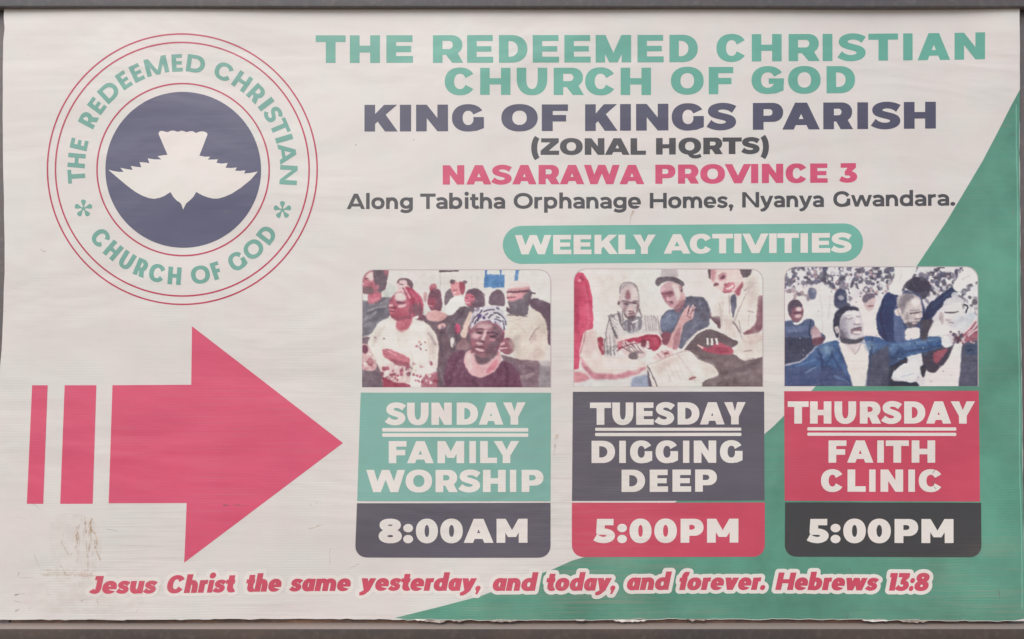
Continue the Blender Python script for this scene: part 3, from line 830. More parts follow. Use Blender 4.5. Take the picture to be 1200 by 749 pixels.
    P([(846, 470), (872, 436), (905, 424), (938, 456), (934, 510), (892, 524), (852, 500)], (158, 84, 106), 5); L([(860, 480), (890, 470)], 6, (206, 140, 152)); L([(880, 440), (915, 450)], 6, (214, 150, 160)); L([(868, 505), (905, 496)], 6, (122, 70, 92))
    # woman in the white blouse and red head wrap
    P([(185, 330), (240, 310), (265, 385), (330, 385), (352, 322), (420, 338), (480, 400), (497, 480), (492, 600), (460, 620), (490, 660), (480, 720), (400, 720), (340, 690), (190, 690), (150, 600), (126, 560), (80, 460), (120, 390)], (230, 221, 212), 5)
    P([(150, 600), (240, 570), (340, 590), (340, 690), (250, 700), (170, 650)], (220, 190, 190), 8, .8)
    c.scatter((165, 590, 335, 680), 46, (6, 13), [(196, 120, 136), (176, 96, 116), (232, 222, 214), (150, 100, 116)], 4, .8); c.scatter((340, 570, 490, 700), 26, (5, 10), [(206, 170, 172), (176, 96, 116), (196, 150, 156)], 4, .7)
    c.scatter((360, 450, 440, 500), 8, (5, 9), [(200, 120, 130), (150, 110, 120)], 3, .7); B(128, 428, 8, 6, (120, 96, 104), 3); B(180, 430, 6, 5, (150, 110, 116), 3)
    P([(40, 600), (110, 610), (160, 640), (195, 720), (40, 720)], (130, 114, 124), 6); P([(165, 648), (250, 690), (335, 694), (330, 720), (190, 720)], (170, 86, 106), 5); P([(400, 660), (490, 620), (500, 720), (380, 720)], (168, 96, 116), 7, .8)
    P([(340, 600), (390, 650), (400, 720), (340, 720)], (232, 222, 214), 5); c.scatter((345, 640, 480, 715), 18, (5, 10), [(170, 90, 110), (226, 214, 208)], 3, .8)
    P([(48, 460), (90, 462), (110, 520), (140, 560), (130, 620), (70, 620), (52, 560)], (214, 180, 180), 6); c.scatter((55, 500, 130, 610), 22, (6, 12), [(176, 100, 118), (230, 218, 212), (200, 140, 150)], 4, .8); B(68, 495, 20, 26, (132, 82, 100), 6)
    P([(165, 490), (215, 492), (332, 545), (332, 585), (250, 572), (178, 545)], (216, 138, 150), 5); P([(200, 545), (330, 575), (330, 600), (250, 590)], (170, 96, 114), 6, .8); L([(175, 500), (220, 510), (250, 530)], 7, (232, 176, 180), 4, .8)
    P([(248, 310), (335, 285), (352, 320), (320, 378), (272, 388), (256, 360)], (206, 122, 138), 6); P([(246, 310), (340, 290), (345, 318), (290, 345)], (150, 80, 100), 8, .8)
    P([(205, 250), (214, 195), (262, 160), (320, 190), (345, 250), (338, 300), (292, 330), (240, 322), (213, 292)], (178, 98, 120), 5)
    B(250, 215, 26, 14, (214, 140, 154), 8, .8); B(262, 262, 26, 22, (196, 118, 138), 9, .8); L([(212, 278), (240, 286)], 6, (130, 66, 90)); B(220, 238, 14, 9, (206, 132, 146), 4); L([(232, 205), (262, 208)], 5, (128, 72, 94)); P([(300, 260), (340, 240), (340, 300), (300, 322)], (142, 78, 100), 8, .8); L([(216, 290), (238, 296)], 5, (214, 150, 160))
    P([(256, 148), (300, 126), (352, 148), (396, 190), (410, 245), (384, 292), (342, 262), (312, 200), (282, 160)], (176, 76, 102), 5)
    for i, k in enumerate([0, 1, 2, 3]):
        L([(280 + 16 * k, 142 + 4 * k), (330 + 16 * k, 185 + 6 * k), (352 + 12 * k, 250)], 6, (214, 140, 154) if k % 2 == 0 else (140, 62, 88), 3.5, .75)
    P([(248, 150), (285, 140), (320, 165), (318, 190), (286, 168), (250, 180)], (230, 206, 202), 5); P([(345, 302), (375, 296), (380, 318), (352, 322)], (238, 228, 222), 4)
    P([(340, 262), (385, 290), (420, 300), (412, 335), (352, 318)], (128, 88, 104), 6, .9)
    # woman at the front
    P([(510, 720), (535, 600), (570, 520), (650, 492), (646, 580), (680, 640), (740, 660), (820, 626), (864, 554), (905, 572), (962, 622), (1000, 720)], (126, 88, 108), 6)
    c.scatter((540, 530, 660, 710), 36, (4, 9), [(146, 108, 128), (112, 76, 96), (150, 116, 134)], 4, .6)
    P([(655, 520), (690, 490), (740, 545), (800, 540), (850, 494), (862, 560), (822, 622), (742, 658), (680, 640), (644, 580)], (222, 160, 166), 5); P([(700, 510), (760, 548), (836, 505), (836, 550), (790, 592), (740, 580)], (150, 94, 114), 8)
    P([(672, 370), (700, 330), (770, 320), (840, 335), (884, 390), (872, 450), (842, 505), (792, 550), (744, 556), (700, 505), (680, 440)], (164, 102, 122), 5)
    P([(700, 350), (790, 335), (830, 365), (800, 385), (720, 385)], (196, 134, 148), 10, .85); B(722, 430, 22, 18, (204, 142, 154), 9, .8); B(812, 428, 24, 18, (200, 136, 150), 9, .8); B(757, 432, 15, 20, (212, 154, 164), 7, .85)
    L([(708, 392), (748, 396)], 7, (118, 74, 96), 3); L([(780, 400), (822, 406)], 7, (118, 74, 96), 3); L([(712, 378), (748, 378)], 4, (130, 82, 102), 3, .8); L([(780, 384), (828, 388)], 4, (130, 82, 102), 3, .8)
    B(757, 452, 20, 6, (122, 72, 94), 4, .8); B(752, 482, 30, 9, (206, 138, 152), 4); L([(720, 478), (752, 474), (784, 482)], 4, (108, 64, 86), 2.5); P([(842, 400), (884, 400), (868, 460), (830, 510), (826, 460)], (128, 80, 102), 8, .8); P([(690, 500), (750, 556), (800, 545), (760, 520)], (140, 86, 108), 7, .6)
    P([(676, 330), (696, 276), (750, 246), (815, 244), (870, 268), (898, 320), (890, 362), (876, 392), (838, 345), (780, 322), (730, 326), (692, 360)], (204, 202, 214), 5)
    c.scatter((695, 255, 890, 340), 44, (6, 13), [(96, 92, 130), (120, 108, 132), (232, 228, 230), (226, 222, 226), (150, 140, 160)], 3, .85); L([(700, 320), (760, 308), (820, 318), (876, 372)], 6, (110, 100, 128), 3, .8)
    # --- heads in detail
    c.at(49.9, 29.9, .5594)
    P([(10, 100), (30, 48), (112, 18), (132, 60), (132, 190), (90, 252), (40, 252), (8, 200)], (200, 126, 140), 8); P([(26, 66), (108, 20), (130, 60), (112, 130), (60, 112)], (228, 202, 199), 10); B(42, 98, 18, 8, (124, 84, 98), 5); B(14, 150, 10, 12, (222, 190, 190), 5)
    P([(14, 186), (108, 178), (132, 230), (80, 262), (24, 250)], (138, 112, 118), 10); P([(112, 5), (275, 5), (256, 120), (212, 190), (202, 252), (160, 222), (142, 150), (116, 92)], (122, 106, 116), 8); B(160, 182, 22, 26, (186, 122, 136), 7); P([(210, 5), (275, 5), (266, 70), (226, 60)], (196, 120, 136), 12, .8)
    P([(60, 262), (198, 245), (192, 300), (92, 352)], (206, 116, 136), 9); L([(110, 330), (180, 290)], 16, (226, 150, 160), 8, .7)
    for a in ([(60, 430), (150, 400), (260, 380)], [(30, 520), (110, 470), (150, 440)], [(20, 600), (70, 540), (90, 500)], [(180, 380), (230, 330), (300, 300)]): L(a, 16, (166, 160, 166), 8, .8)
    for a in ([(40, 470), (120, 430), (240, 410)], [(30, 570), (90, 520)], [(140, 350), (200, 330)]): L(a, 14, (104, 98, 110), 7, .8)
    P([(366, 130), (420, 100), (474, 118), (468, 182), (420, 204), (380, 206), (358, 162)], (224, 196, 196), 7); L([(385, 152), (425, 160)], 9, (120, 90, 100), 4); B(372, 128, 12, 14, (140, 104, 114), 5)
    P([(280, 332), (330, 272), (350, 236), (430, 230), (482, 300), (512, 400), (500, 472), (430, 542), (370, 532), (300, 492), (284, 432), (292, 380)], (188, 106, 124), 8)
    P([(334, 284), (350, 240), (430, 238), (474, 300), (430, 332), (350, 322)], (224, 206, 203), 12); B(420, 455, 62, 58, (188, 98, 116), 24, .9); P([(300, 478), (400, 500), (490, 470), (480, 520), (420, 545), (350, 535)], (158, 92, 108), 16, .8)
    P([(352, 326), (442, 336), (444, 364), (358, 356)], (132, 84, 100), 8); B(305, 330, 18, 9, (150, 104, 116), 6); P([(370, 366), (476, 358), (440, 388), (376, 396)], (228, 190, 194), 9); B(326, 396, 32, 13, (142, 80, 96), 8); B(302, 372, 20, 14, (224, 182, 186), 7); B(308, 422, 26, 10, (224, 146, 158), 6); L([(282, 436), (336, 438)], 8, (132, 66, 88), 4); B(310, 456, 28, 11, (216, 132, 148), 6); B(500, 430, 14, 40, (140, 92, 106), 8, .8)
    P([(440, 198), (520, 212), (590, 260), (632, 350), (642, 430), (592, 522), (522, 500), (512, 400), (482, 300), (430, 222)], (184, 84, 108), 8); P([(508, 365), (600, 330), (642, 430), (602, 512), (540, 482)], (138, 102, 114), 16, .9)
    L([(440, 200), (478, 240), (505, 300)], 26, (228, 158, 170), 8); L([(552, 226), (600, 290), (634, 370)], 10, (228, 120, 146), 4); L([(500, 220), (560, 290), (590, 370)], 12, (212, 110, 134), 6, .8); L([(480, 225), (530, 300), (548, 380)], 9, (138, 56, 82), 5, .8); L([(420, 190), (440, 225), (470, 260)], 10, (120, 96, 106), 5, .7)
    P([(534, 494), (592, 474), (582, 512), (550, 518)], (232, 224, 219), 5)
    P([(350, 545), (500, 512), (522, 540), (452, 640), (390, 652), (348, 600)], (202, 120, 134), 9); L([(350, 600), (400, 650), (470, 630)], 14, (226, 172, 174), 7, .8)
    c.at(823, 30, .56)
    P([(126, 200), (200, 140), (320, 130), (368, 180), (372, 250), (342, 332), (200, 352), (126, 304)], (204, 152, 158), 8); P([(126, 200), (200, 120), (330, 115), (372, 178), (300, 188), (200, 196)], (222, 208, 204), 12)
    P([(130, 342), (180, 330), (240, 318), (330, 240), (362, 190), (384, 290), (346, 382), (332, 492), (128, 462), (170, 382)], (126, 114, 124), 10); L([(122, 238), (230, 236), (345, 222)], 20, (112, 82, 94), 6); B(155, 262, 26, 16, (226, 184, 184), 7); B(176, 306, 40, 12, (218, 142, 152), 7); L([(128, 296), (228, 288)], 9, (132, 76, 90), 5); B(255, 280, 36, 26, (216, 154, 162), 12); L([(365, 240), (415, 252)], 12, (112, 96, 106), 5)
    L([(130, 470), (230, 480), (335, 492)], 8, (98, 84, 96), 5, .7); L([(360, 740), (400, 650), (470, 600)], 14, (150, 134, 130), 7, .7); L([(200, 520), (290, 510)], 8, (200, 188, 180), 6, .7); L([(470, 560), (430, 620)], 8, (186, 172, 166), 6, .7)
    c.at(598.8, 199.6, .7)
    P([(66, 480), (110, 418), (170, 470), (300, 470), (340, 458), (372, 500), (332, 592), (240, 652), (180, 660), (110, 622), (68, 545)], (224, 178, 182), 7); P([(250, 600), (330, 500), (350, 520), (320, 590), (260, 630)], (212, 124, 142), 14, .9); P([(72, 480), (120, 440), (140, 560), (110, 610)], (228, 202, 199), 14, .9)
    P([(150, 455), (200, 482), (330, 420), (352, 445), (300, 502), (244, 552), (180, 542), (158, 505)], (126, 102, 112), 12)
    P([(118, 262), (150, 208), (210, 184), (300, 194), (362, 240), (386, 300), (352, 382), (320, 442), (252, 492), (170, 472), (124, 412), (113, 332)], (158, 110, 122), 7)
    P([(300, 205), (372, 250), (388, 312), (342, 402), (310, 444), (258, 486), (238, 440), (272, 392), (312, 332)], (130, 100, 112), 14); B(235, 232, 68, 28, (208, 172, 177), 18, .95); B(160, 312, 34, 28, (212, 172, 178), 14, .95); P([(120, 350), (160, 350), (160, 440), (130, 430)], (176, 112, 126), 14, .8)
    L([(246, 262), (232, 310), (218, 345)], 24, (222, 190, 192), 8); B(214, 362, 24, 7, (104, 72, 86), 5); L([(158, 258), (195, 248), (230, 256)], 12, (116, 80, 96), 5); B(194, 283, 26, 10, (98, 72, 88), 5); B(190, 306, 26, 7, (214, 168, 176), 5, .9); L([(256, 286), (300, 280), (346, 298)], 12, (100, 72, 90), 5); B(304, 316, 27, 10, (94, 70, 86), 5); B(300, 345, 26, 12, (196, 136, 148), 8, .9)
    B(192, 374, 28, 13, (214, 178, 183), 7); L([(152, 404), (196, 402), (238, 408)], 9, (112, 74, 90), 4); B(194, 426, 40, 11, (222, 184, 188), 5, 1, .22); L([(165, 444), (222, 446)], 6, (128, 86, 100), 4, .8); B(138, 424, 12, 28, (142, 98, 110), 9, .9); B(106, 262, 11, 34, (156, 96, 112), 6)
    P([(130, 204), (165, 120), (230, 74), (312, 74), (382, 110), (424, 182), (412, 264), (386, 250), (352, 200), (290, 178), (220, 184), (160, 210), (120, 262), (106, 232)], (210, 206, 212), 7)
    for a in ([(136, 200), (150, 160), (182, 130)], [(178, 190), (190, 140), (212, 96)], [(150, 214), (176, 176), (206, 156)], [(226, 108), (270, 92), (316, 94)], [(312, 168), (344, 176), (376, 196)], [(336, 116), (372, 136), (402, 174)], [(384, 184), (398, 216), (396, 262)], [(262, 166), (284, 140), (304, 130)], [(116, 232), (126, 206), (140, 190)], [(240, 140), (262, 120)], [(330, 150), (360, 158)], [(404, 180), (414, 220)]): L(a, 11, (92, 82, 106), 4, .9)
    B(196, 144, 22, 16, (112, 98, 152), 6); B(232, 160, 12, 14, (100, 90, 130), 5); B(320, 120, 16, 8, (112, 98, 112), 4)
    P([(348, 392), (380, 350), (430, 322), (482, 380), (484, 432), (440, 472), (370, 442)], (172, 114, 128), 7); L([(366, 384), (404, 368)], 16, (218, 178, 182), 5); L([(358, 412), (424, 404)], 15, (216, 172, 178), 5); L([(420, 338), (462, 362)], 10, (112, 82, 96), 5); L([(372, 398), (420, 390)], 6, (120, 76, 92), 4); L([(440, 420), (470, 440)], 16, (134, 92, 106), 6, .8)
    c.at()
    P([(420, 350), (470, 400), (490, 480), (470, 560), (440, 480)], (206, 192, 186), 26, .8); P([(120, 400), (170, 360), (150, 460), (110, 480)], (208, 196, 190), 22, .7); P([(250, 400), (330, 395), (320, 470), (270, 480)], (212, 200, 194), 24, .7); P([(1060, 300), (1120, 340), (1126, 420), (1080, 400)], (202, 188, 178), 24, .7); P([(900, 430), (980, 400), (960, 500), (930, 520)], (200, 186, 176), 22, .7)
    for a in ([(110, 480), (140, 420), (190, 350)], [(340, 640), (350, 560), (330, 500)], [(430, 420), (450, 500), (440, 580)], [(260, 420), (270, 480)]): L(a, 7, (204, 192, 186), 6, .6)
    for a in ([(172, 500), (200, 512), (214, 530)], [(176, 516), (198, 528)], [(190, 496), (222, 506), (240, 520)]): L(a, 5, (176, 100, 116), 3, .8)
    for a in ([(520, 360), (500, 440), (520, 540)], [(580, 340), (600, 420), (580, 500)], [(640, 270), (600, 330)]): L(a, 14, (100, 86, 98), 8, .7)
    for a in ([(440, 400), (480, 470)], [(560, 340), (540, 400)], [(700, 300), (668, 400)], [(500, 600), (530, 700)]): L(a, 10, (158, 142, 150), 7, .6)
    for a in ([(600, 560), (570, 640), (560, 710)], [(880, 580), (900, 640), (890, 710)], [(690, 670), (720, 710)]): L(a, 16, (104, 68, 88), 10, .6)
    for a in ([(930, 580), (980, 640)], [(1000, 590), (1050, 620)]): L(a, 14, (120, 98, 110), 9, .7)
    P([(1070, 560), (1150, 575), (1150, 600), (1085, 590)], (206, 199, 198), 9, .9); c.scatter((690, 160, 760, 240), 8, (6, 12), [(104, 86, 98), (140, 122, 132)], 5, .6)
    return c.finish()

def study_group():
    c = Canvas(38, 30, 1137, 713, (225, 217, 212), 5); P, B, L = c.poly, c.blob, c.line
    P([(160, 60), (480, 60), (480, 300), (200, 300)], (220, 212, 205), 60, .8)
    P([(30, 80), (60, 45), (98, 55), (132, 130), (146, 205), (152, 380), (108, 382), (92, 450), (68, 560), (72, 612), (30, 616)], (212, 84, 116), 4)
    P([(30, 90), (70, 100), (80, 180), (66, 300), (30, 330)], (186, 68, 98), 12, .8); L([(110, 120), (128, 250), (120, 370)], 10, (190, 72, 100), 6, .7); L([(75, 70), (100, 96)], 14, (160, 60, 86), 5, .8); B(68, 98, 8, 8, (232, 160, 170), 4)
    # jeans and sofa at the foot
    P([(30, 612), (105, 638), (150, 668), (420, 648), (480, 625), (500, 720), (30, 720)], (214, 212, 212), 6); P([(30, 612), (100, 632), (140, 668), (60, 690), (30, 692)], (214, 140, 150), 8, .9)
    P([(375, 662), (470, 638), (495, 720), (360, 720)], (160, 170, 192), 8); P([(470, 600), (520, 720), (490, 720), (462, 640)], (120, 112, 126), 5); P([(150, 690), (360, 670), (350, 720), (130, 720)], (226, 222, 218), 10)
    # man with the red book
    P([(205, 540), (222, 455), (240, 300), (300, 285), (330, 325), (400, 318), (432, 288), (505, 300), (545, 380), (545, 420), (420, 405), (300, 440), (290, 520), (440, 560), (330, 560)], (212, 205, 203), 5)
    for k in range(9):
        L([(244 + 6 * k, 300 + 22 * k), (292 - 3 * k, 330 + 22 * k)], 5, (150, 142, 150), 3, .65)
    for k in range(5):
        L([(450 + 18 * k, 300), (455 + 22 * k, 385)], 4, (170, 162, 166), 3, .6)
    L([(240, 300), (262, 380), (290, 420)], 9, (124, 116, 122), 4, .8); L([(300, 285), (318, 335)], 12, (120, 112, 120), 4, .85)
    P([(322, 336), (360, 318), (420, 300), (438, 330), (428, 385), (345, 405)], (146, 140, 150), 5); 
    for k in range(4): L([(345 + 20 * k, 335), (350 + 20 * k, 400)], 6, (196, 192, 196), 2.5, .8)
    P([(218, 470), (250, 480), (262, 540), (215, 540)], (150, 144, 150), 8, .8); c.scatter((215, 440, 290, 540), 26, (5, 10), [(140, 134, 140), (222, 216, 212)], 4, .7)
    P([(300, 195), (304, 135), (342, 106), (392, 116), (415, 165), (418, 250), (400, 300), (352, 318), (322, 285), (302, 235)], (198, 182, 184), 4)
    P([(350, 120), (398, 120), (416, 180), (416, 250), (398, 300), (360, 300), (372, 230), (355, 180)], (150, 120, 130), 8, .85); L([(302, 165), (310, 118), (345, 104), (392, 112), (414, 160)], 6, (140, 128, 138), 3, .9)
    P([(312, 220), (345, 212), (410, 208), (410, 232), (350, 240), (318, 240)], (120, 92, 106), 5, .9); B(352, 262, 14, 9, (214, 190, 190), 5, .9); P([(330, 282), (400, 278), (394, 306), (352, 318), (334, 302)], (126, 96, 108), 7, .85); B(368, 290, 18, 5, (196, 150, 156), 3, .9); B(322, 262, 8, 16, (220, 200, 200), 5, .8); B(297, 225, 6, 12, (180, 140, 148), 3)
    P([(345, 130), (362, 150), (356, 200), (344, 200)], (170, 110, 126), 6, .6)
    P([(165, 428), (208, 424), (218, 530), (188, 534)], (170, 76, 94), 4, 1, 1)
    P([(288, 445), (420, 412), (520, 402), (552, 440), (535, 492), (500, 512), (470, 470), (430, 455), (340, 470), (292, 505)], (190, 76, 102), 4); P([(288, 430), (420, 400), (520, 398), (520, 410), (420, 420), (290, 448)], (228, 205, 202), 4)
    B(478, 468, 24, 30, (148, 56, 80), 5, .8); B(468, 468, 10, 22, (222, 180, 182), 4); B(505, 462, 28, 40, (206, 96, 120), 6, .6)
    P([(300, 500), (350, 455), (420, 455), (470, 520), (440, 552), (360, 548)], (218, 196, 194), 5)
    for k in range(5): L([(318 + 20 * k, 462 + 6 * (k % 2)), (352 + 18 * k, 505), (390 + 14 * k, 520)], 6, (118, 92, 104), 2.5, .85)
    P([(358, 525), (400, 518), (410, 552), (356, 552)], (120, 104, 112), 5)
    # man in the hat
    P([(536, 350), (548, 300), (600, 262), (642, 265), (690, 186), (795, 192), (826, 250), (838, 320), (818, 372), (760, 392), (700, 440), (662, 505), (600, 430), (560, 415)], (116, 116, 136), 5)
    P([(540, 310), (600, 262), (650, 300), (622, 372), (550, 392)], (124, 134, 160), 8, .9); P([(680, 190), (790, 190), (825, 250), (830, 330), (780, 340), (745, 270)], (104, 100, 116), 8, .8); L([(800, 200), (832, 262), (836, 300)], 5, (156, 150, 164), 3, .7); c.scatter((690, 190, 830, 380), 24, (8, 16), [(128, 126, 146), (104, 102, 120)], 6, .5)
    P([(828, 280), (888, 282), (894, 380), (862, 360), (830, 310)], (126, 98, 108), 5)
    P([(536, 140), (600, 102), (652, 122), (676, 158), (690, 205), (645, 252), (602, 262), (562, 214)], (214, 174, 174), 4); P([(538, 142), (562, 128), (585, 170), (606, 225), (602, 262), (562, 214)], (160, 110, 124), 7, .85)
    L([(552, 172), (584, 166)], 6, (118, 84, 98), 3); L([(600, 160), (628, 160)], 5, (130, 92, 106), 3, .9); B(592, 200, 9, 16, (230, 196, 192), 5); L([(590, 232), (618, 228)], 5, (140, 84, 98), 3); P([(650, 122), (676, 150), (668, 170), (650, 150)], (120, 100, 108), 5, .9); P([(610, 250), (680, 200), (690, 240), (640, 290)], (172, 122, 132), 7, .8)
    P([(542, 80), (552, 32), (630, 30), (645, 84), (600, 78)], (196, 184, 186), 5); P([(508, 104), (528, 76), (600, 70), (662, 92), (684, 112), (672, 134), (610, 98), (556, 104), (524, 136)], (120, 108, 116), 4)
    P([(696, 246), (735, 262), (738, 300), (722, 325), (682, 342), (660, 420), (640, 505), (568, 480), (610, 402), (652, 322), (668, 280)], (216, 172, 172), 5); P([(625, 400), (660, 360), (655, 430), (638, 500), (610, 490)], (176, 124, 136), 8, .8); P([(545, 395), (612, 402), (576, 482), (545, 450)], (150, 92, 108), 6)
    for k in range(4): L([(700 + 10 * k, 238 + 10 * k), (690 + 8 * k, 300 + 6 * k)], 5, (150, 98, 112), 2.5, .8)
    # woman at the right
    P([(832, 310), (850, 240), (890, 200), (955, 180), (1020, 92), (1068, 50), (1115, 62), (1122, 200), (1134, 400), (1120, 525), (1010, 566), (958, 505), (1002, 445), (900, 402), (892, 300)], (224, 214, 207), 5)
    P([(820, 30), (885, 28), (860, 50), (836, 96), (820, 66)], (120, 96, 106), 4); P([(975, 28), (1062, 28), (1072, 50), (1036, 88), (1000, 56)], (108, 98, 104), 5)
    P([(830, 92), (850, 48), (900, 30), (990, 32), (1025, 92), (985, 155), (932, 178), (880, 148)], (226, 190, 186), 4); B(906, 74, 22, 12, (116, 70, 86), 5, .9, -.4); B(868, 118, 12, 9, (150, 96, 108), 4); B(935, 132, 34, 14, (196, 92, 112), 5, .95, -.5); B(936, 130, 20, 5, (240, 224, 220), 3, 1, -.5); B(912, 118, 9, 7, (206, 140, 146), 4)
    P([(838, 60), (858, 48), (852, 96), (840, 96)], (150, 108, 118), 5, .8); P([(960, 150), (1020, 95), (1025, 130), (985, 175)], (176, 110, 122), 6)
    P([(948, 190), (978, 168), (988, 242), (962, 325), (954, 260)], (114, 114, 134), 4)
    L([(1085, 110), (1020, 210), (975, 330)], 6, (176, 164, 162), 3, .8); L([(1000, 330), (1010, 400)], 5, (150, 140, 142), 3, .7); L([(1060, 135), (1030, 155)], 6, (166, 156, 158), 3, .7); L([(905, 220), (900, 380)], 5, (190, 178, 174), 4, .7); L([(1060, 290), (1050, 360)], 6, (196, 182, 176), 5, .7)
    P([(1108, 180), (1124, 190), (1122, 395), (1068, 412), (1020, 410), (1068, 372), (1100, 340)], (158, 116, 126), 6, .9); P([(1010, 440), (1100, 400), (1130, 420), (1060, 470)], (216, 200, 194), 6)
    # dark trousers, black book and the open book
    P([(690, 500), (780, 495), (880, 520), (975, 522), (1022, 568), (1140, 515), (1140, 720), (770, 720), (790, 680), (886, 642), (850, 580), (790, 566), (740, 520)], (132, 115, 118), 5)
    P([(668, 502), (700, 450), (750, 398), (830, 366), (880, 384), (1004, 450), (962, 486), (880, 506), (770, 505), (700, 505)], (120, 104, 110), 4); L([(672, 500), (740, 412), (800, 376), (850, 372), (1000, 448)], 11, (232, 222, 215), 4); P([(822, 320), (836, 318), (880, 370), (830, 365)], (230, 222, 215), 4)
    P([(752, 468), (822, 490), (880, 450), (965, 490), (972, 522), (900, 528), (800, 512)], (186, 96, 114), 5); B(900, 500, 40, 18, (160, 72, 94), 8, .8); L([(756, 470), (790, 490)], 10, (232, 200, 196), 4)
    for x in (815, 840, 868): L([(x, 432), (x + 3, 470)], 12, (236, 226, 218), 3)
    P([(960, 510), (1040, 480), (1120, 486), (1130, 520), (1020, 568)], (224, 212, 204), 5)
    P([(95, 390), (165, 378), (178, 480), (205, 542), (400, 556), (466, 578), (472, 604), (400, 642), (300, 666), (150, 668), (95, 604), (70, 520)], (228, 208, 202), 4)
    P([(66, 520), (95, 560), (150, 635), (300, 640), (440, 600), (470, 600), (400, 645), (300, 670), (150, 672), (92, 610)], (200, 126, 144), 10, .8); c.scatter((100, 420, 400, 640), 26, (10, 24), [(232, 214, 208), (218, 194, 190)], 10, .5)
    P([(464, 592), (540, 560), (640, 520), (720, 503), (770, 560), (850, 580), (887, 640), (780, 686), (745, 716), (520, 716)], (231, 221, 213), 4); P([(490, 540), (560, 495), (610, 505), (625, 532), (560, 552), (500, 560)], (224, 196, 194), 5); B(575, 520, 14, 8, (160, 100, 112), 4); B(728, 665, 22, 9, (180, 110, 118), 5, .9, -.3)
    L([(590, 690), (600, 640), (700, 600)], 3, (206, 192, 186), 3, .7); L([(520, 600), (560, 700)], 3, (206, 196, 190), 4, .6)
    # --- heads in detail
    c.at(249.5, 74.9, .6667)
    P([(78, 132), (118, 70), (180, 54), (236, 98), (247, 200), (242, 280), (212, 342), (160, 362), (118, 302), (88, 222)], (206, 190, 190), 7); L([(80, 150), (100, 88), (170, 52), (230, 84), (247, 160)], 7, (158, 146, 152), 5, .9)
    P([(138, 116), (166, 106), (184, 200), (128, 202)], (166, 116, 128), 12, .95); P([(182, 108), (236, 108), (242, 190), (186, 206)], (214, 198, 197), 10); L([(98, 212), (150, 218), (178, 230)], 12, (128, 98, 110), 6); L([(184, 228), (210, 212), (244, 206)], 12, (128, 98, 110), 6); B(136, 238, 26, 9, (108, 82, 98), 5); B(216, 228, 24, 9, (108, 82, 98), 5); B(140, 256, 20, 6, (176, 142, 150), 5, .8); B(124, 276, 18, 34, (162, 134, 142), 12, .9); B(178, 284, 22, 26, (218, 190, 192), 9); L([(160, 300), (205, 300)], 8, (130, 96, 108), 5); B(186, 328, 30, 9, (206, 158, 166), 5); L([(158, 318), (216, 315)], 7, (120, 86, 98), 4)
    P([(140, 342), (232, 330), (204, 372), (158, 376)], (120, 102, 112), 9); B(238, 272, 12, 40, (142, 114, 124), 8, .9); B(74, 230, 8, 15, (126, 108, 116), 4)
    for a in ([(100, 300), (110, 420)], [(70, 300), (90, 410), (130, 470)], [(0, 330), (40, 350)], [(20, 440), (60, 540)], [(255, 280), (270, 360)]): L(a, 16, (124, 116, 124), 6, .85)
    for a in ([(95, 290), (104, 400)], [(250, 310), (262, 350)]): L(a, 10, (226, 220, 216), 5, .9)
    P([(150, 380), (220, 370), (230, 400), (190, 470), (150, 480)], (134, 122, 132), 9, .9); L([(190, 400), (240, 375)], 16, (226, 222, 222), 6); L([(185, 420), (190, 480)], 9, (200, 190, 198), 5); L([(225, 400), (225, 470)], 9, (204, 198, 206), 5)
    for a in ([(110, 570), (160, 610), (200, 640)], [(140, 565), (180, 605)], [(205, 560), (230, 610), (240, 640)], [(105, 590), (140, 620)]): L(a, 12, (228, 212, 208), 5)
    for a in ([(125, 575), (175, 618)], [(168, 560), (212, 618)], [(100, 605), (150, 640)]): L(a, 7, (118, 84, 98), 4)
    P([(160, 660), (230, 650), (250, 715), (160, 718)], (128, 112, 118), 7); L([(320, 560), (310, 590), (330, 620)], 16, (232, 212, 208), 5); B(290, 580, 24, 40, (134, 70, 88), 9, .9); L([(270, 530), (340, 500), (410, 520), (449, 590)], 10, (152, 52, 78), 6, .8)
    c.at(499, 20, .573)
    P([(62, 202), (150, 138), (242, 158), (272, 222), (292, 290), (240, 382), (190, 418), (140, 362), (98, 292)], (206, 168, 174), 7); P([(180, 160), (250, 168), (282, 262), (250, 352), (226, 300), (208, 238)], (226, 208, 204), 12); P([(72, 250), (130, 238), (204, 238), (218, 282), (162, 300), (150, 362), (118, 322)], (162, 108, 122), 10); L([(122, 268), (160, 262), (200, 254)], 10, (112, 78, 94), 5); L([(84, 262), (104, 268)], 9, (120, 84, 98), 5); B(150, 318, 15, 26, (218, 172, 177), 8); B(176, 350, 26, 8, (132, 82, 98), 6); B(180, 376, 24, 8, (206, 140, 150), 5); L([(155, 370), (205, 366)], 7, (128, 78, 94), 4); B(282, 205, 14, 22, (196, 150, 156), 6); L([(285, 180), (290, 240)], 9, (116, 98, 106), 5, .8)
    for a in ([(335, 480), (345, 420), (365, 382)], [(360, 490), (380, 430), (410, 378)], [(385, 495), (400, 440), (425, 400)]): L(a, 15, (224, 186, 187), 5)
    for a in ([(350, 470), (375, 400)], [(378, 480), (400, 410)], [(395, 440), (440, 410), (440, 450)]): L(a, 8, (122, 86, 98), 4)
    for a in ([(500, 300), (540, 360), (560, 460)], [(90, 520), (110, 470), (170, 430)], [(330, 300), (360, 330), (300, 400)]): L(a, 12, (88, 86, 104), 7, .7)
    for a in ([(120, 560), (150, 500), (210, 470)], [(470, 330), (500, 420)], [(440, 300), (470, 310)], [(400, 620), (470, 560)]): L(a, 14, (144, 152, 174), 8, .7)
    c.at(773, 20, .706)
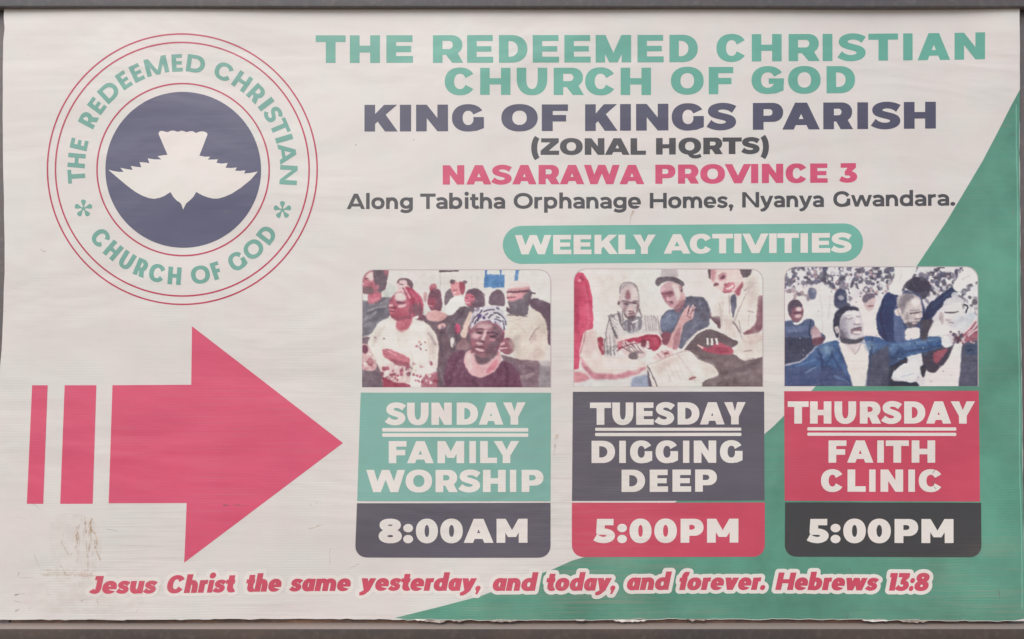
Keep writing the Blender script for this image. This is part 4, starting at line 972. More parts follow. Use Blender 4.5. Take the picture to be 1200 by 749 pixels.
    P([(78, 62), (108, 18), (240, 8), (332, 40), (362, 110), (302, 182), (232, 218), (170, 192), (108, 142)], (226, 202, 198), 7); P([(78, 62), (108, 20), (150, 20), (120, 70), (110, 130)], (196, 140, 150), 12, .9)
    B(182, 80, 34, 24, (184, 126, 138), 10, 1, -.5); B(184, 82, 22, 9, (116, 80, 96), 5, 1, -.5); L([(150, 70), (180, 44), (212, 50)], 8, (150, 104, 116), 5, .8); L([(215, 95), (200, 130)], 8, (206, 160, 164), 6, .8); B(132, 140, 24, 14, (142, 96, 110), 7, 1, -.4); P([(198, 152), (272, 112), (294, 150), (244, 208), (186, 192)], (204, 126, 140), 8); L([(212, 178), (245, 170), (272, 142)], 12, (240, 226, 222), 5); L([(186, 194), (226, 208), (262, 190)], 8, (146, 78, 94), 5); L([(200, 155), (240, 130)], 7, (150, 84, 98), 5); B(205, 140, 12, 9, (158, 96, 108), 6)
    P([(285, 180), (330, 140), (356, 110), (340, 190), (320, 240), (290, 225)], (184, 112, 126), 9); P([(64, 20), (110, 14), (84, 62), (80, 100), (64, 70)], (112, 92, 102), 6); P([(290, 5), (410, 5), (430, 40), (372, 96), (330, 40)], (116, 104, 110), 7)
    for a in ([(370, 185), (400, 165)], [(160, 300), (175, 400), (170, 470)], [(390, 360), (440, 370)], [(270, 440), (310, 500), (350, 590)], [(240, 230), (240, 380)], [(440, 520), (480, 540)], [(360, 690), (430, 680)]): L(a, 9, (168, 154, 156), 6, .8)
    P([(345, 545), (420, 505), (450, 520), (380, 560)], (150, 104, 116), 7); P([(448, 500), (490, 380), (486, 260), (498, 300), (486, 540)], (146, 106, 118), 7, .9); L([(265, 450), (300, 480), (322, 530)], 12, (122, 100, 110), 6, .8)
    c.at()
    P([(470, 604), (640, 526), (712, 508), (600, 590), (540, 640)], (212, 197, 192), 22, .85); P([(760, 566), (850, 584), (884, 640), (800, 672)], (216, 204, 197), 20, .8); L([(464, 588), (498, 650), (524, 720)], 6, (118, 106, 118), 3, .95)
    for k in range(6): L([(560 + 26 * k, 596 - 11 * k), (610 + 26 * k, 690 - 6 * k)], 3, (196, 182, 178), 3, .6)
    L([(640, 520), (700, 600), (745, 690)], 4, (190, 172, 170), 4, .7); L([(464, 590), (540, 558), (640, 518), (722, 502)], 4, (186, 158, 160), 3, .8); L([(722, 503), (770, 560), (852, 580), (888, 642)], 4, (120, 104, 110), 3, .7)
    for a in ([(520, 520), (545, 545)], [(548, 505), (572, 540)], [(580, 505), (598, 535)]): L(a, 5, (168, 118, 128), 3, .8)
    L([(420, 412), (470, 400), (525, 402), (552, 440)], 7, (234, 218, 212), 3, .9); L([(292, 446), (360, 428), (425, 416)], 8, (230, 210, 206), 4, .9); L([(290, 505), (330, 476), (420, 458)], 6, (132, 48, 74), 4, .7)
    for a in ([(800, 560), (900, 560), (1000, 590)], [(840, 700), (960, 640), (1130, 620)], [(1030, 575), (1090, 560)]): L(a, 22, (150, 133, 136), 14, .7)
    for a in ([(900, 640), (1000, 620), (1120, 560)], [(760, 540), (860, 550)]): L(a, 20, (114, 98, 103), 14, .7)
    P([(1040, 100), (1100, 90), (1110, 200), (1060, 260)], (206, 193, 187), 30, .8); P([(900, 300), (960, 330), (990, 420), (920, 400)], (208, 195, 189), 26, .8); P([(860, 250), (900, 220), (900, 320), (860, 310)], (208, 196, 190), 24, .7); P([(1020, 420), (1120, 420), (1100, 470), (1030, 480)], (208, 190, 184), 22, .7)
    P([(110, 390), (150, 385), (170, 500), (130, 560), (90, 520)], (214, 190, 187), 26, .8); P([(200, 560), (420, 575), (380, 600), (220, 600)], (234, 220, 214), 20, .8); L([(106, 384), (96, 450), (76, 520)], 7, (190, 120, 136), 5, .7); L([(40, 130), (60, 250), (50, 400)], 22, (182, 66, 98), 14, .7); L([(100, 140), (124, 260), (122, 370)], 14, (226, 112, 140), 9, .7)
    for k in range(7): L([(452 + 12 * k, 300 + 3 * (k % 3)), (462 + 12 * k, 388)], 4, (168, 160, 165), 3, .7)
    for k in range(6): L([(216 + 10 * k, 400 + 14 * (k % 2)), (226 + 10 * k, 530)], 6, (150, 143, 150) if k % 2 else (222, 216, 213), 4, .6)
    L([(300, 288), (262, 300), (236, 330), (222, 420), (212, 530)], 6, (132, 124, 132), 3, .8); L([(500, 300), (536, 350), (545, 410)], 5, (150, 142, 148), 3, .7)
    return c.finish()

def prayer_crowd():
    c = Canvas(43, 40, 1130, 712, (216, 212, 216), 8); P, B, L = c.poly, c.blob, c.line
    c.scatter((40, 40, 1130, 170), 520, (6, 16), [(92, 88, 104), (110, 106, 124), (130, 124, 140), (222, 218, 220), (100, 100, 126)], 4, .85)
    c.scatter((40, 150, 1130, 240), 170, (7, 18), [(120, 116, 134), (226, 222, 222), (220, 216, 220), (150, 140, 152), (226, 222, 222)], 5, .75)
    c.scatter((40, 40, 1130, 200), 110, (5, 10), [(232, 228, 228), (190, 160, 166), (86, 84, 100)], 3, .85)
    P([(40, 170), (110, 190), (150, 160), (260, 130), (330, 180), (330, 460), (250, 470), (180, 330), (40, 340)], (225, 219, 217), 10); L([(240, 200), (262, 330), (250, 430)], 6, (200, 192, 194), 6, .7); L([(300, 200), (290, 330)], 7, (206, 198, 200), 6, .7)
    B(197, 190, 26, 36, (116, 120, 148), 6); B(203, 172, 14, 10, (160, 160, 180), 5, .7); P([(160, 200), (175, 190), (190, 225), (170, 235)], (150, 140, 154), 6, .8)
    c.scatter((60, 170, 170, 220), 12, (8, 14), [(170, 150, 158), (110, 100, 116), (230, 225, 225)], 4, .8)
    P([(400, 230), (480, 210), (580, 250), (585, 440), (480, 430), (470, 280)], (228, 220, 217), 8)
    P([(318, 230), (330, 175), (360, 154), (392, 180), (395, 240), (370, 275), (330, 270)], (86, 90, 116), 6); B(360, 215, 18, 14, (190, 186, 200), 6, .8); P([(318, 250), (400, 240), (420, 260), (360, 285)], (92, 94, 118), 6)
    P([(478, 225), (495, 192), (540, 186), (556, 215), (550, 262), (515, 295), (492, 262)], (206, 184, 186), 5); P([(476, 225), (492, 190), (540, 184), (556, 210), (520, 222), (496, 246)], (122, 112, 128), 5); L([(510, 262), (545, 258)], 7, (150, 96, 110), 3, .9)
    # man at the left in a navy jumper
    P([(40, 356), (90, 340), (140, 350), (192, 326), (216, 352), (205, 400), (272, 420), (270, 465), (215, 490), (150, 562), (40, 612)], (94, 104, 138), 5)
    P([(40, 430), (190, 440), (220, 480), (150, 562), (40, 612)], (76, 76, 98), 10, .9); P([(50, 375), (180, 370), (180, 400), (60, 410)], (118, 130, 168), 8, .7); L([(192, 340), (176, 420), (205, 470)], 6, (60, 62, 84), 3, .8)
    P([(186, 392), (216, 366), (252, 420), (242, 456), (205, 465)], (190, 158, 166), 5); P([(196, 440), (270, 430), (262, 470), (205, 490)], (120, 82, 98), 6)
    P([(66, 300), (64, 250), (95, 222), (135, 236), (150, 285), (142, 335), (110, 356), (82, 342)], (142, 98, 112), 5); P([(62, 280), (66, 244), (96, 220), (134, 234), (148, 270), (110, 262), (82, 280), (78, 330)], (98, 84, 102), 5); B(124, 276, 16, 12, (220, 196, 198), 6); B(118, 318, 20, 10, (212, 178, 182), 5); L([(92, 300), (140, 300)], 6, (92, 66, 82), 3, .9); P([(80, 345), (110, 358), (145, 335), (150, 352), (100, 372)], (226, 220, 220), 4)
    # second man with raised arms
    P([(720, 160), (724, 108), (790, 96), (850, 110), (874, 160), (826, 232), (790, 196)], (80, 74, 90), 6); c.scatter((720, 90, 900, 200), 16, (8, 16), [(70, 66, 82), (96, 92, 108)], 5, .7)
    P([(690, 300), (700, 200), (720, 170), (800, 190), (830, 260), (850, 430), (720, 480), (640, 470)], (84, 92, 128), 6)
    P([(556, 330), (570, 280), (605, 190), (640, 178), (694, 204), (690, 300), (722, 385), (712, 470), (620, 470), (568, 420)], (66, 76, 114), 5); L([(600, 220), (580, 330), (610, 440)], 10, (52, 60, 92), 6, .8); L([(680, 230), (650, 320), (690, 440)], 7, (98, 110, 150), 5, .8)
    P([(655, 290), (690, 300), (722, 390), (716, 470), (660, 470)], (100, 114, 154), 6, .9)
    P([(622, 172), (662, 90), (662, 30), (826, 34), (764, 100), (716, 132), (694, 200), (650, 196)], (230, 223, 219), 5); L([(700, 60), (690, 130)], 5, (206, 196, 196), 4, .7); B(640, 110, 14, 30, (150, 140, 152), 6, .6)
    P([(810, 350), (832, 290), (852, 248), (990, 146), (1024, 190), (905, 284), (864, 342), (846, 420), (815, 425)], (62, 72, 104), 5); L([(870, 270), (990, 172)], 8, (84, 94, 128), 5, .7)
    P([(985, 152), (1010, 110), (1052, 56), (1100, 46), (1124, 100), (1062, 142), (1024, 190)], (228, 222, 222), 5); L([(1040, 110), (1090, 90)], 6, (190, 184, 190), 4, .7)
    P([(720, 385), (804, 378), (806, 440), (720, 468)], (230, 224, 222), 5)
    P([(690, 270), (698, 215), (730, 190), (785, 190), (815, 235), (818, 310), (794, 366), (745, 380), (706, 340)], (184, 174, 178), 4); P([(686, 268), (696, 212), (735, 188), (760, 192), (728, 230), (716, 300)], (112, 104, 120), 7, .9)
    L([(755, 292), (806, 288)], 7, (110, 98, 112), 3, .9); B(812, 310, 10, 14, (206, 196, 198), 4); P([(735, 340), (800, 330), (794, 366), (748, 380)], (104, 92, 106), 6, .9); B(782, 338, 14, 5, (200, 180, 182), 3); B(752, 240, 24, 16, (212, 204, 206), 9, .8); B(712, 318, 8, 16, (216, 196, 196), 4, .9)
    # third man, glasses, white shirt
    P([(846, 440), (850, 390), (920, 330), (970, 372), (1040, 430), (1030, 600), (1004, 716), (816, 716), (840, 620), (880, 560)], (230, 223, 221), 5); c.scatter((980, 200, 1130, 340), 34, (10, 22), [(226, 222, 222), (96, 90, 104), (214, 208, 210), (150, 140, 150)], 5, .8)
    P([(920, 290), (940, 240), (990, 214), (1040, 236), (1050, 300), (1020, 350), (960, 360), (930, 330)], (216, 211, 213), 5); P([(930, 250), (960, 214), (1030, 205), (1060, 240), (1000, 240), (950, 268)], (206, 202, 206), 5)
    L([(945, 292), (1022, 294)], 8, (92, 86, 98), 3); L([(1050, 250), (1080, 260), (1060, 300)], 9, (70, 66, 80), 3); B(980, 330, 18, 6, (170, 150, 158), 4); P([(1040, 330), (1090, 290), (1120, 350), (1060, 400)], (196, 200, 208), 8, .9)
    P([(1036, 480), (1080, 450), (1135, 455), (1135, 720), (1008, 720), (1034, 600)], (96, 96, 116), 6); P([(1050, 480), (1120, 470), (1120, 540), (1070, 540)], (70, 86, 116), 8, .8)
    P([(800, 470), (930, 480), (1000, 462), (962, 560), (880, 645), (824, 612)], (84, 78, 94), 5); P([(876, 520), (970, 494), (900, 590), (880, 570)], (176, 96, 112), 7, .9); P([(800, 600), (838, 590), (836, 640), (820, 670)], (70, 66, 82), 5)
    # centre man in the blue blazer
    P([(515, 560), (620, 540), (730, 540), (736, 580), (650, 640), (640, 680), (800, 690), (800, 716), (500, 716)], (62, 66, 86), 6)
    P([(640, 650), (700, 590), (792, 556), (804, 622), (772, 692), (700, 680)], (224, 225, 230), 5); L([(700, 660), (770, 640)], 6, (180, 190, 206), 5, .8)
    P([(40, 622), (150, 570), (232, 480), (345, 448), (402, 562), (474, 716), (40, 716)], (78, 104, 150), 5); P([(480, 428), (560, 432), (640, 470), (800, 440), (924, 428), (934, 492), (742, 542), (700, 560), (600, 620), (570, 716), (486, 716), (520, 600), (514, 500)], (82, 108, 154), 5)
    L([(232, 500), (262, 590), (240, 716)], 12, (48, 62, 104), 6, .85); L([(100, 600), (220, 560)], 9, (108, 138, 184), 7, .7); L([(130, 640), (220, 590)], 8, (54, 70, 112), 5, .7); L([(290, 480), (330, 580), (420, 700)], 8, (56, 70, 112), 5, .8); P([(40, 650), (140, 640), (250, 690), (230, 716), (40, 716)], (70, 92, 138), 8, .7); L([(190, 712), (240, 694)], 5, (222, 220, 226), 3)
    P([(250, 600), (300, 590), (400, 716), (250, 716)], (60, 72, 110), 10, .7)
    P([(520, 560), (600, 520), (740, 520), (640, 590), (580, 640), (570, 716), (500, 716)], (66, 78, 112), 10, .8); L([(640, 480), (780, 462), (920, 446)], 12, (108, 142, 188), 8, .7); L([(640, 520), (800, 506), (924, 482)], 9, (54, 70, 108), 6, .7); L([(540, 440), (520, 500), (545, 560)], 7, (54, 66, 106), 4, .8); c.scatter((530, 440, 900, 530), 34, (6, 14), [(100, 130, 176), (62, 82, 124), (84, 112, 156)], 6, .45)
    B(524, 498, 8, 8, (206, 212, 224), 4)
    P([(342, 462), (400, 470), (472, 456), (512, 500), (518, 580), (494, 690), (472, 712), (404, 566)], (230, 216, 211), 4); L([(410, 500), (430, 540)], 5, (200, 180, 180), 4, .7); L([(380, 480), (440, 530), (470, 480)], 5, (206, 190, 188), 3, .8)
    P([(345, 330), (400, 282), (468, 290), (482, 350), (488, 425), (455, 466), (400, 462), (350, 425)], (188, 184, 194), 4); P([(314, 350), (328, 292), (378, 260), (440, 264), (472, 288), (402, 284), (352, 316), (344, 380), (348, 452), (320, 412)], (66, 68, 88), 5)
    P([(344, 426), (380, 440), (430, 450), (486, 420), (490, 446), (440, 478), (372, 462)], (86, 78, 94), 5); B(430, 308, 34, 16, (226, 224, 228), 9, .9); B(446, 352, 14, 22, (230, 226, 228), 7, .9); L([(390, 332), (424, 326)], 6, (112, 106, 122), 3, .9); L([(448, 326), (474, 322)], 5, (120, 112, 126), 3, .9); P([(418, 385), (450, 376), (476, 388), (474, 412), (440, 416)], (110, 88, 102), 5); B(450, 402, 20, 6, (232, 222, 222), 3); P([(352, 340), (385, 330), (395, 420), (362, 430)], (150, 146, 160), 9, .8); B(338, 390, 11, 20, (206, 186, 188), 4)
    # the stretched hand
    P([(920, 436), (960, 412), (1020, 424), (1090, 380), (1130, 330), (1130, 380), (1100, 420), (1000, 470), (960, 500), (932, 484)], (206, 196, 202), 5); P([(985, 440), (1060, 420), (1130, 366), (1130, 420), (1090, 462), (1000, 462)], (152, 92, 108), 6, .9); P([(926, 432), (960, 424), (966, 486), (936, 492)], (230, 226, 228), 4)
    for k in range(4): L([(1050, 440 - 10 * k), (1100, 400 - 14 * k), (1130, 372 - 16 * k)], 6, (222, 190, 194), 3, .85)
    c.scatter((990, 420, 1110, 470), 16, (5, 10), [(110, 64, 82), (206, 170, 176), (120, 90, 110)], 3, .8); P([(1020, 470), (1040, 462), (1036, 520), (1016, 520)], (224, 216, 216), 4)
    c.scatter((40, 40, 1130, 712), 90, (2, 5), [(230, 226, 226), (60, 58, 74)], 2, .5)
    # --- heads in detail
    c.at(241.7, 217.5, .678)
    P([(405, 470), (480, 430), (575, 380), (575, 735), (366, 735), (410, 520)], (92, 92, 112), 16, .9); P([(-300, 560), (200, 590), (330, 735), (-300, 735)], (88, 94, 132), 22, .75); B(60, 420, 60, 40, (120, 146, 176), 24, .8); B(420, 400, 50, 40, (116, 144, 172), 20, .7)
    for a in ([(40, 560), (90, 500), (100, 430)], [(-40, 480), (60, 540)], [(150, 420), (220, 560), (310, 720)], [(430, 400), (410, 500), (420, 560)]): L(a, 15, (66, 78, 116), 8, .8)
    for a in ([(20, 500), (60, 450)], [(-120, 620), (-20, 560)], [(120, 640), (230, 690)], [(330, 370), (420, 360)]): L(a, 14, (118, 142, 180), 8, .7)
    P([(150, 365), (215, 385), (350, 375), (408, 500), (380, 640), (345, 730), (315, 728), (215, 540)], (228, 216, 211), 7); P([(205, 375), (330, 372), (340, 410), (290, 460), (230, 420)], (206, 194, 196), 12, .8); L([(290, 460), (325, 430), (340, 380)], 8, (150, 136, 146), 5, .8); L([(255, 400), (290, 465)], 7, (196, 180, 184), 5, .7)
    P([(162, 182), (200, 110), (290, 88), (342, 120), (352, 200), (367, 280), (352, 352), (270, 372), (190, 342), (158, 262)], (206, 201, 207), 7); P([(158, 190), (205, 140), (232, 260), (256, 332), (190, 342), (158, 272)], (164, 157, 171), 20); B(265, 128, 58, 28, (226, 222, 224), 16); L([(205, 160), (240, 168), (270, 158)], 10, (156, 146, 158), 6); L([(300, 148), (336, 154)], 9, (160, 148, 158), 5); L([(205, 142), (265, 138)], 8, (178, 170, 180), 6, .8)
    B(312, 195, 16, 30, (226, 219, 219), 8); L([(280, 212), (300, 216), (334, 210)], 9, (132, 114, 124), 5); P([(250, 266), (300, 244), (347, 240), (347, 282), (300, 302), (258, 292)], (146, 120, 132), 6); B(308, 280, 36, 11, (228, 217, 216), 6, 1, -.12); L([(256, 262), (300, 244), (345, 238)], 8, (104, 92, 106), 5); B(305, 315, 42, 14, (206, 198, 202), 9, .9)
    P([(162, 305), (220, 332), (300, 346), (362, 318), (362, 352), (310, 377), (220, 382), (168, 352)], (90, 86, 99), 8); P([(158, 250), (190, 280), (220, 335), (170, 330)], (118, 110, 124), 12, .9)
    P([(103, 202), (120, 150), (170, 94), (240, 63), (312, 74), (334, 96), (250, 90), (190, 120), (160, 172), (160, 252), (150, 334), (128, 312), (120, 232)], (78, 76, 95), 7); P([(116, 240), (150, 224), (162, 280), (140, 298)], (222, 210, 212), 6); L([(135, 245), (145, 280)], 7, (170, 140, 148), 5, .8)
    c.at(531.6, 33.8, .922)
    P([(300, 325), (385, 325), (342, 420), (346, 470), (298, 452)], (90, 84, 97), 7)
    P([(148, 190), (220, 164), (292, 200), (312, 270), (292, 342), (250, 378), (200, 352), (168, 290)], (204, 195, 194), 6); P([(160, 205), (220, 162), (272, 182), (210, 230), (190, 302), (162, 272)], (140, 132, 141), 14, .95); B(268, 222, 28, 24, (224, 218, 216), 12); L([(236, 288), (270, 284), (304, 280)], 8, (114, 104, 113), 4); L([(236, 272), (296, 268)], 6, (140, 128, 136), 4, .8); B(280, 308, 13, 17, (224, 213, 210), 6); L([(262, 325), (296, 322)], 6, (130, 112, 120), 4); P([(205, 345), (280, 340), (290, 350), (250, 380), (215, 370)], (110, 102, 113), 7); B(262, 350, 16, 5, (210, 190, 190), 3); B(160, 282, 22, 24, (218, 204, 202), 7); L([(158, 268), (170, 296)], 6, (160, 140, 146), 4, .8); B(215, 310, 14, 24, (176, 166, 170), 9, .8)
    P([(438, 292), (468, 240), (540, 228), (564, 300), (502, 352), (450, 352)], (222, 216, 214), 8); L([(446, 284), (485, 288), (532, 282)], 9, (98, 92, 102), 4); B(470, 330, 18, 8, (190, 172, 176), 6); P([(412, 290), (436, 280), (446, 340), (430, 370), (416, 330)], (190, 174, 178), 7); B(545, 342, 62, 46, (206, 206, 213), 24, .9); L([(470, 345), (500, 348)], 6, (150, 130, 138), 4)
    P([(420, 440), (480, 430), (500, 480), (440, 505)], (224, 222, 224), 7); c.scatter((480, 400, 560, 470), 26, (6, 12), [(110, 96, 112), (206, 196, 204), (150, 132, 146), (90, 74, 92)], 4, .8)
    for a in ([(560, 430), (600, 390), (640, 340)], [(575, 440), (620, 400), (655, 360)], [(570, 455), (620, 430), (655, 400)]): L(a, 10, (170, 96, 114), 5)
    for a in ([(560, 415), (600, 375), (640, 320)], [(590, 430), (650, 380)]): L(a, 8, (228, 206, 208), 4)
    for a in ([(110, 510), (200, 480), (320, 462), (420, 440)],): L(a, 20, (112, 140, 178), 12, .8)
    for a in ([(120, 540), (260, 520), (430, 495)], [(160, 490), (200, 515)], [(260, 470), (290, 500)], [(340, 460), (360, 490)]): L(a, 10, (72, 88, 124), 6, .7)
    c.at()
    return c.finish()

def photo_print(name, im, x0, y0, x1, y1, mat, parent, layer, rad=14.0, keyst=0.0):
    H, Wd = im.shape[:2]
    xs = np.linspace(x0, x1, Wd); ys = np.linspace(y0, y1, H)
    X, Y = np.meshgrid(xs, ys)
    X = X + keyst * (Y - y0) / (y1 - y0) * (1 - (X - x0) / (x1 - x0))
    # slide the outer vertices of the top corners onto the rounded outline
    for cxr, sx in ((x0 + rad, -1), (x1 - rad, 1)):
        m = ((X - cxr) * sx > 0) & (Y < y0 + rad)
        dx, dy = X - cxr, Y - (y0 + rad)
        r = np.hypot(dx, dy); mm = m & (r > rad)
        X[mm] = cxr + dx[mm] / r[mm] * rad; Y[mm] = y0 + rad + dy[mm] / r[mm] * rad
    V = world(X.ravel(), Y.ravel(), layer)
    idx = np.arange(H * Wd).reshape(H, Wd)
    a, b, c, d = idx[:-1, :-1].ravel(), idx[1:, :-1].ravel(), idx[1:, 1:].ravel(), idx[:-1, 1:].ravel()
    F = np.stack([a, b, c, d], 1)
    P3 = V[F]
    n = np.linalg.norm(np.cross(P3[:, 2] - P3[:, 0], P3[:, 3] - P3[:, 1]), axis=1)
    F = F[n > 1e-9]
    me = bpy.data.meshes.new(name)
    me.vertices.add(len(V)); me.vertices.foreach_set('co', V.ravel())
    me.loops.add(F.size); me.loops.foreach_set('vertex_index', F.ravel())
    me.polygons.add(len(F)); me.polygons.foreach_set('loop_start', np.arange(0, F.size, 4)); me.polygons.foreach_set('loop_total', np.full(len(F), 4))
    me.polygons.foreach_set('use_smooth', np.ones(len(F), bool))
    me.update(calc_edges=True); me.validate()
    ca = me.color_attributes.new('print', 'FLOAT_COLOR', 'POINT')
    col = np.ones((H * Wd, 4)); col[:, :3] = ink(im.reshape(-1, 3), ((x0 + x1) / 2, (y0 + y1) / 2), 1.14)
    ca.data.foreach_set('color', col.ravel().astype(np.float32))
    me.materials.append(mat)
    return link(bpy.data.objects.new(name, me), parent)
# ------------------------------------------------------------------ ink and metal materials
TEAL_T = vinyl('teal_title_ink', (138, 181, 168), (700, 75), fade=.08)  # teal tones differ per part: uneven fading plus haze kept in the colour
TEAL_R = vinyl('teal_ring_ink', (143, 177, 166), (214, 230), fade=.06)
TEAL_H = vinyl('teal_heading_ink', (138, 182, 169), (800, 285), fade=.07, dirt=.2)
TEAL = vinyl('teal_panel_ink', (146, 178, 168), (530, 530), fade=.07, dirt=.2)  # paler than the stripe: some lens haze sits in this base colour
TEAL_W = vinyl('teal_stripe_ink', (114, 156, 139), (1080, 520), fade=.26, dirt=.6)
NAVY = vinyl('navy_ink', (119, 117, 130), (760, 140), fade=.04)
NAVY_E = vinyl('navy_emblem_ink', (130, 128, 143), (214, 200), fade=.04)  # fading plus part of the left-hand veil, put into the colour
NAVY_P = vinyl('dark_panel_ink', (120, 114, 121), (600, 560), fade=.05, dirt=.2)
GREY_P = vinyl('charcoal_panel_ink', (93, 91, 92), (1030, 620), fade=.05, dirt=.3)
GREY = vinyl('grey_text_ink', (113, 111, 113), (800, 200), fade=.04)
PINK = vinyl('pink_arrow_ink', (212, 113, 133), (250, 510), fade=.05, dirt=.3)
PINK_T = vinyl('pink_text_ink', (207, 116, 138), (760, 205), fade=.05)
RED_P = vinyl('red_panel_ink', (198, 100, 117), (920, 580), fade=.06, dirt=.2)
RED_V = vinyl('red_verse_ink', (200, 102, 118), (600, 685), fade=.09, dirt=.4)
RINGI = vinyl('thin_ring_ink', (196, 105, 126), (214, 200), fade=.05)
SHEET = vinyl('white_vinyl', base=(0.715, 0.695, 0.672), fade=.035, dirt=.40)
WHITE = vinyl('white_ink', base=(0.78, 0.75, 0.715), fade=.03, dirt=.25)
PHOTO = vinyl('photo_ink', attr='print', fade=.03, dirt=.25)
SHRED = vinyl('shred_white', base=(0.62, 0.58, 0.53), fade=.3, dirt=.9)
SHRED_D = vinyl('shred_grimy', base=(0.26, 0.21, 0.17), fade=.3, dirt=.9)
RUSTI = vinyl('rust_stain', base=(0.60, 0.43, 0.28), fade=.2, dirt=.0, alpha=.55)
SCUFF_F = vinyl('faint_scuff', base=(0.36, 0.31, 0.28), fade=.2, dirt=.2, alpha=.45)
SMEAR = vinyl('brown_smear', base=(0.55, 0.42, 0.30), fade=.2, dirt=.0, alpha=.08)
SCUFF = vinyl('grey_scuff', base=(0.22, 0.19, 0.18), fade=.2, dirt=.2, alpha=.7)
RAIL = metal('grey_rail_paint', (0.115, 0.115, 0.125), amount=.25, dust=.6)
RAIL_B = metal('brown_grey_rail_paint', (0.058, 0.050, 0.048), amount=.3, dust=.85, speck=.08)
POST = metal('grey_post_paint', (0.12, 0.115, 0.12), amount=.35)
BACK = metal('rusty_backing', (0.10, 0.065, 0.05), rust=(0.24, 0.13, 0.08), amount=.8, scale=30, rough=.8)
EARTH = metal('dusty_earth', (0.30, 0.23, 0.17), rust=(0.22, 0.16, 0.11), amount=.6, rough=.95, scale=3)

# ------------------------------------------------------------------ the ground the frame stands in
def sheet_xy(name, x0, x1, y0, y1, z, mat, n=40):
    vs = [(x0 + (x1 - x0) * i / n, y0 + (y1 - y0) * j / n, z + 0.02 * math.sin(1.3 * i) * math.cos(1.7 * j)) for j in range(n + 1) for i in range(n + 1)]
    fs = [(j * (n + 1) + i, j * (n + 1) + i + 1, (j + 1) * (n + 1) + i + 1, (j + 1) * (n + 1) + i) for j in range(n) for i in range(n)]
    return mesh_obj(name, vs, fs, mat, None, True)
ground = sheet_xy('ground', -60, 60, -60, 60, 0.0, EARTH, 120)
ground['kind'] = 'structure'

# ------------------------------------------------------------------ metal frame
def empty(name, loc, label, cat, group=None):
    o = bpy.data.objects.new(name, None)
    o.location = loc
    o.empty_display_size = .1
    o['label'] = label; o['category'] = cat
    if group: o['group'] = group
    SC.collection.objects.link(o)
    bpy.context.view_layer.update()
    return o
import bmesh
def tube(name, x0, x1, y0, y1, z0, z1, mat, parent, bevel=0.003, cuts=0):
    bm = bmesh.new()
    bmesh.ops.create_cube(bm, size=1)
    for v in bm.verts:
        v.co = ((x0 + x1) / 2 + v.co.x * (x1 - x0), (y0 + y1) / 2 + v.co.y * (y1 - y0), (z0 + z1) / 2 + v.co.z * (z1 - z0))
    bmesh.ops.bevel(bm, geom=bm.edges[:], offset=bevel, segments=3, profile=.5, affect='EDGES')
    me = bpy.data.meshes.new(name); bm.to_mesh(me); bm.free()
    me.materials.append(mat)
    for p in me.polygons: p.use_smooth = True
    return link(bpy.data.objects.new(name, me), parent)
def zz(py): return ZC + (CY - py) * PXM
def xx(px): return (px - CX) * PXM
FR = empty('metal_frame', (0, 0.03, 0), 'grey rusty square tube frame that holds the church banner', 'frame')
PRO = 0.026                                   # how far the rails stand proud of the banner
def front(py): return CY + (py - CY) * (DIST / (DIST - PRO))   # photo px of an edge at the rail's front face -> px on the banner plane
def at_front(py, p=PRO): return ZC + (CY - py) * PXM * (DIST - p) / DIST
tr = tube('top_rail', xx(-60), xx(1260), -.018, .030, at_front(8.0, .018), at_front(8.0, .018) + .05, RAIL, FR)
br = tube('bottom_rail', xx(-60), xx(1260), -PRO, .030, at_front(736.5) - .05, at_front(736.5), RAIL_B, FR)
lp = tube('left_post', xx(-22), xx(9), .0045, .050, .0, at_front(8.0, .018) - .001, POST, FR)
rp = tube('right_post', xx(1186), xx(1222), .0045, .050, .0, at_front(8.0, .018) - .001, POST, FR)
bk = tube('backing_strip', xx(11), xx(1184), .006, .012, zz(748), zz(700), BACK, FR, .001)
lp['label'] = 'grey upright beside the arrow end of the banner'; rp['label'] = 'dark upright along the green edge of the banner'
# nail heads that pin the sheet to the posts
rv = bmesh.new()
# ------------------------------------------------------------------ the banner
BN = empty('church_banner', (0, -.004, zz(724)), 'printed white and green vinyl church banner with red arrow, emblem and weekly activities', 'banner')
rnd = random.Random(11)
def wob(pts, amp, step=6.0):
    """split long edges and let them waver a little"""
    out = []
    for i in range(len(pts) - 1):
        a, b = np.array(pts[i], float), np.array(pts[i + 1], float)
        n = max(1, int(np.linalg.norm(b - a) / step))
        for k in range(n):
            p = a + (b - a) * k / n
            out.append(tuple(p + np.array([rnd.uniform(-amp, amp), rnd.uniform(-amp, amp)])))
    return out
bot = []
x = 1199.0
by = lambda x: 725.6 - 1.2 * math.sin((x - 80) / 170.0) * math.exp(-((x - 120) / 260) ** 2) + (1.0 if x > 1100 else 0)
while x > -8:
    bot.append((x, by(x) + rnd.uniform(-.9, .9) * (1.0 if rnd.random() < .6 else .3)))
    x -= rnd.uniform(4, 14)
right = [(1192.4, 9.5), (1192.8, 60), (1193, 104), (1193, 180), (1193.4, 300), (1194.6, 400), (1196, 470), (1196, 560), (1197.5, 640), (1199, 700), (1199, 725)]
left = [(-10, 724), (-6, 640), (-3, 560), (-1, 470), (1.5, 430), (3, 410), (5, 370), (6.6, 320), (6.8, 285), (6.2, 250), (4.6, 180), (4.4, 120), (5.2, 50), (6.8, 34), (5.6, 22), (6.4, 11)]
outline = wob(left, .25, 14) + [(6.4, 9.5)] + wob([(6.4, 9.5), (600, 9.5), (1192, 9.5)], 0.0, 60)[1:] + wob(right, .3, 14) + bot
pr = Print().add([(1, outline)], grid=14)
pr.build('vinyl_sheet', SHEET, 0, BN)

def part(o, label=None, kind=None):
    if label: o['label'] = label
    return o
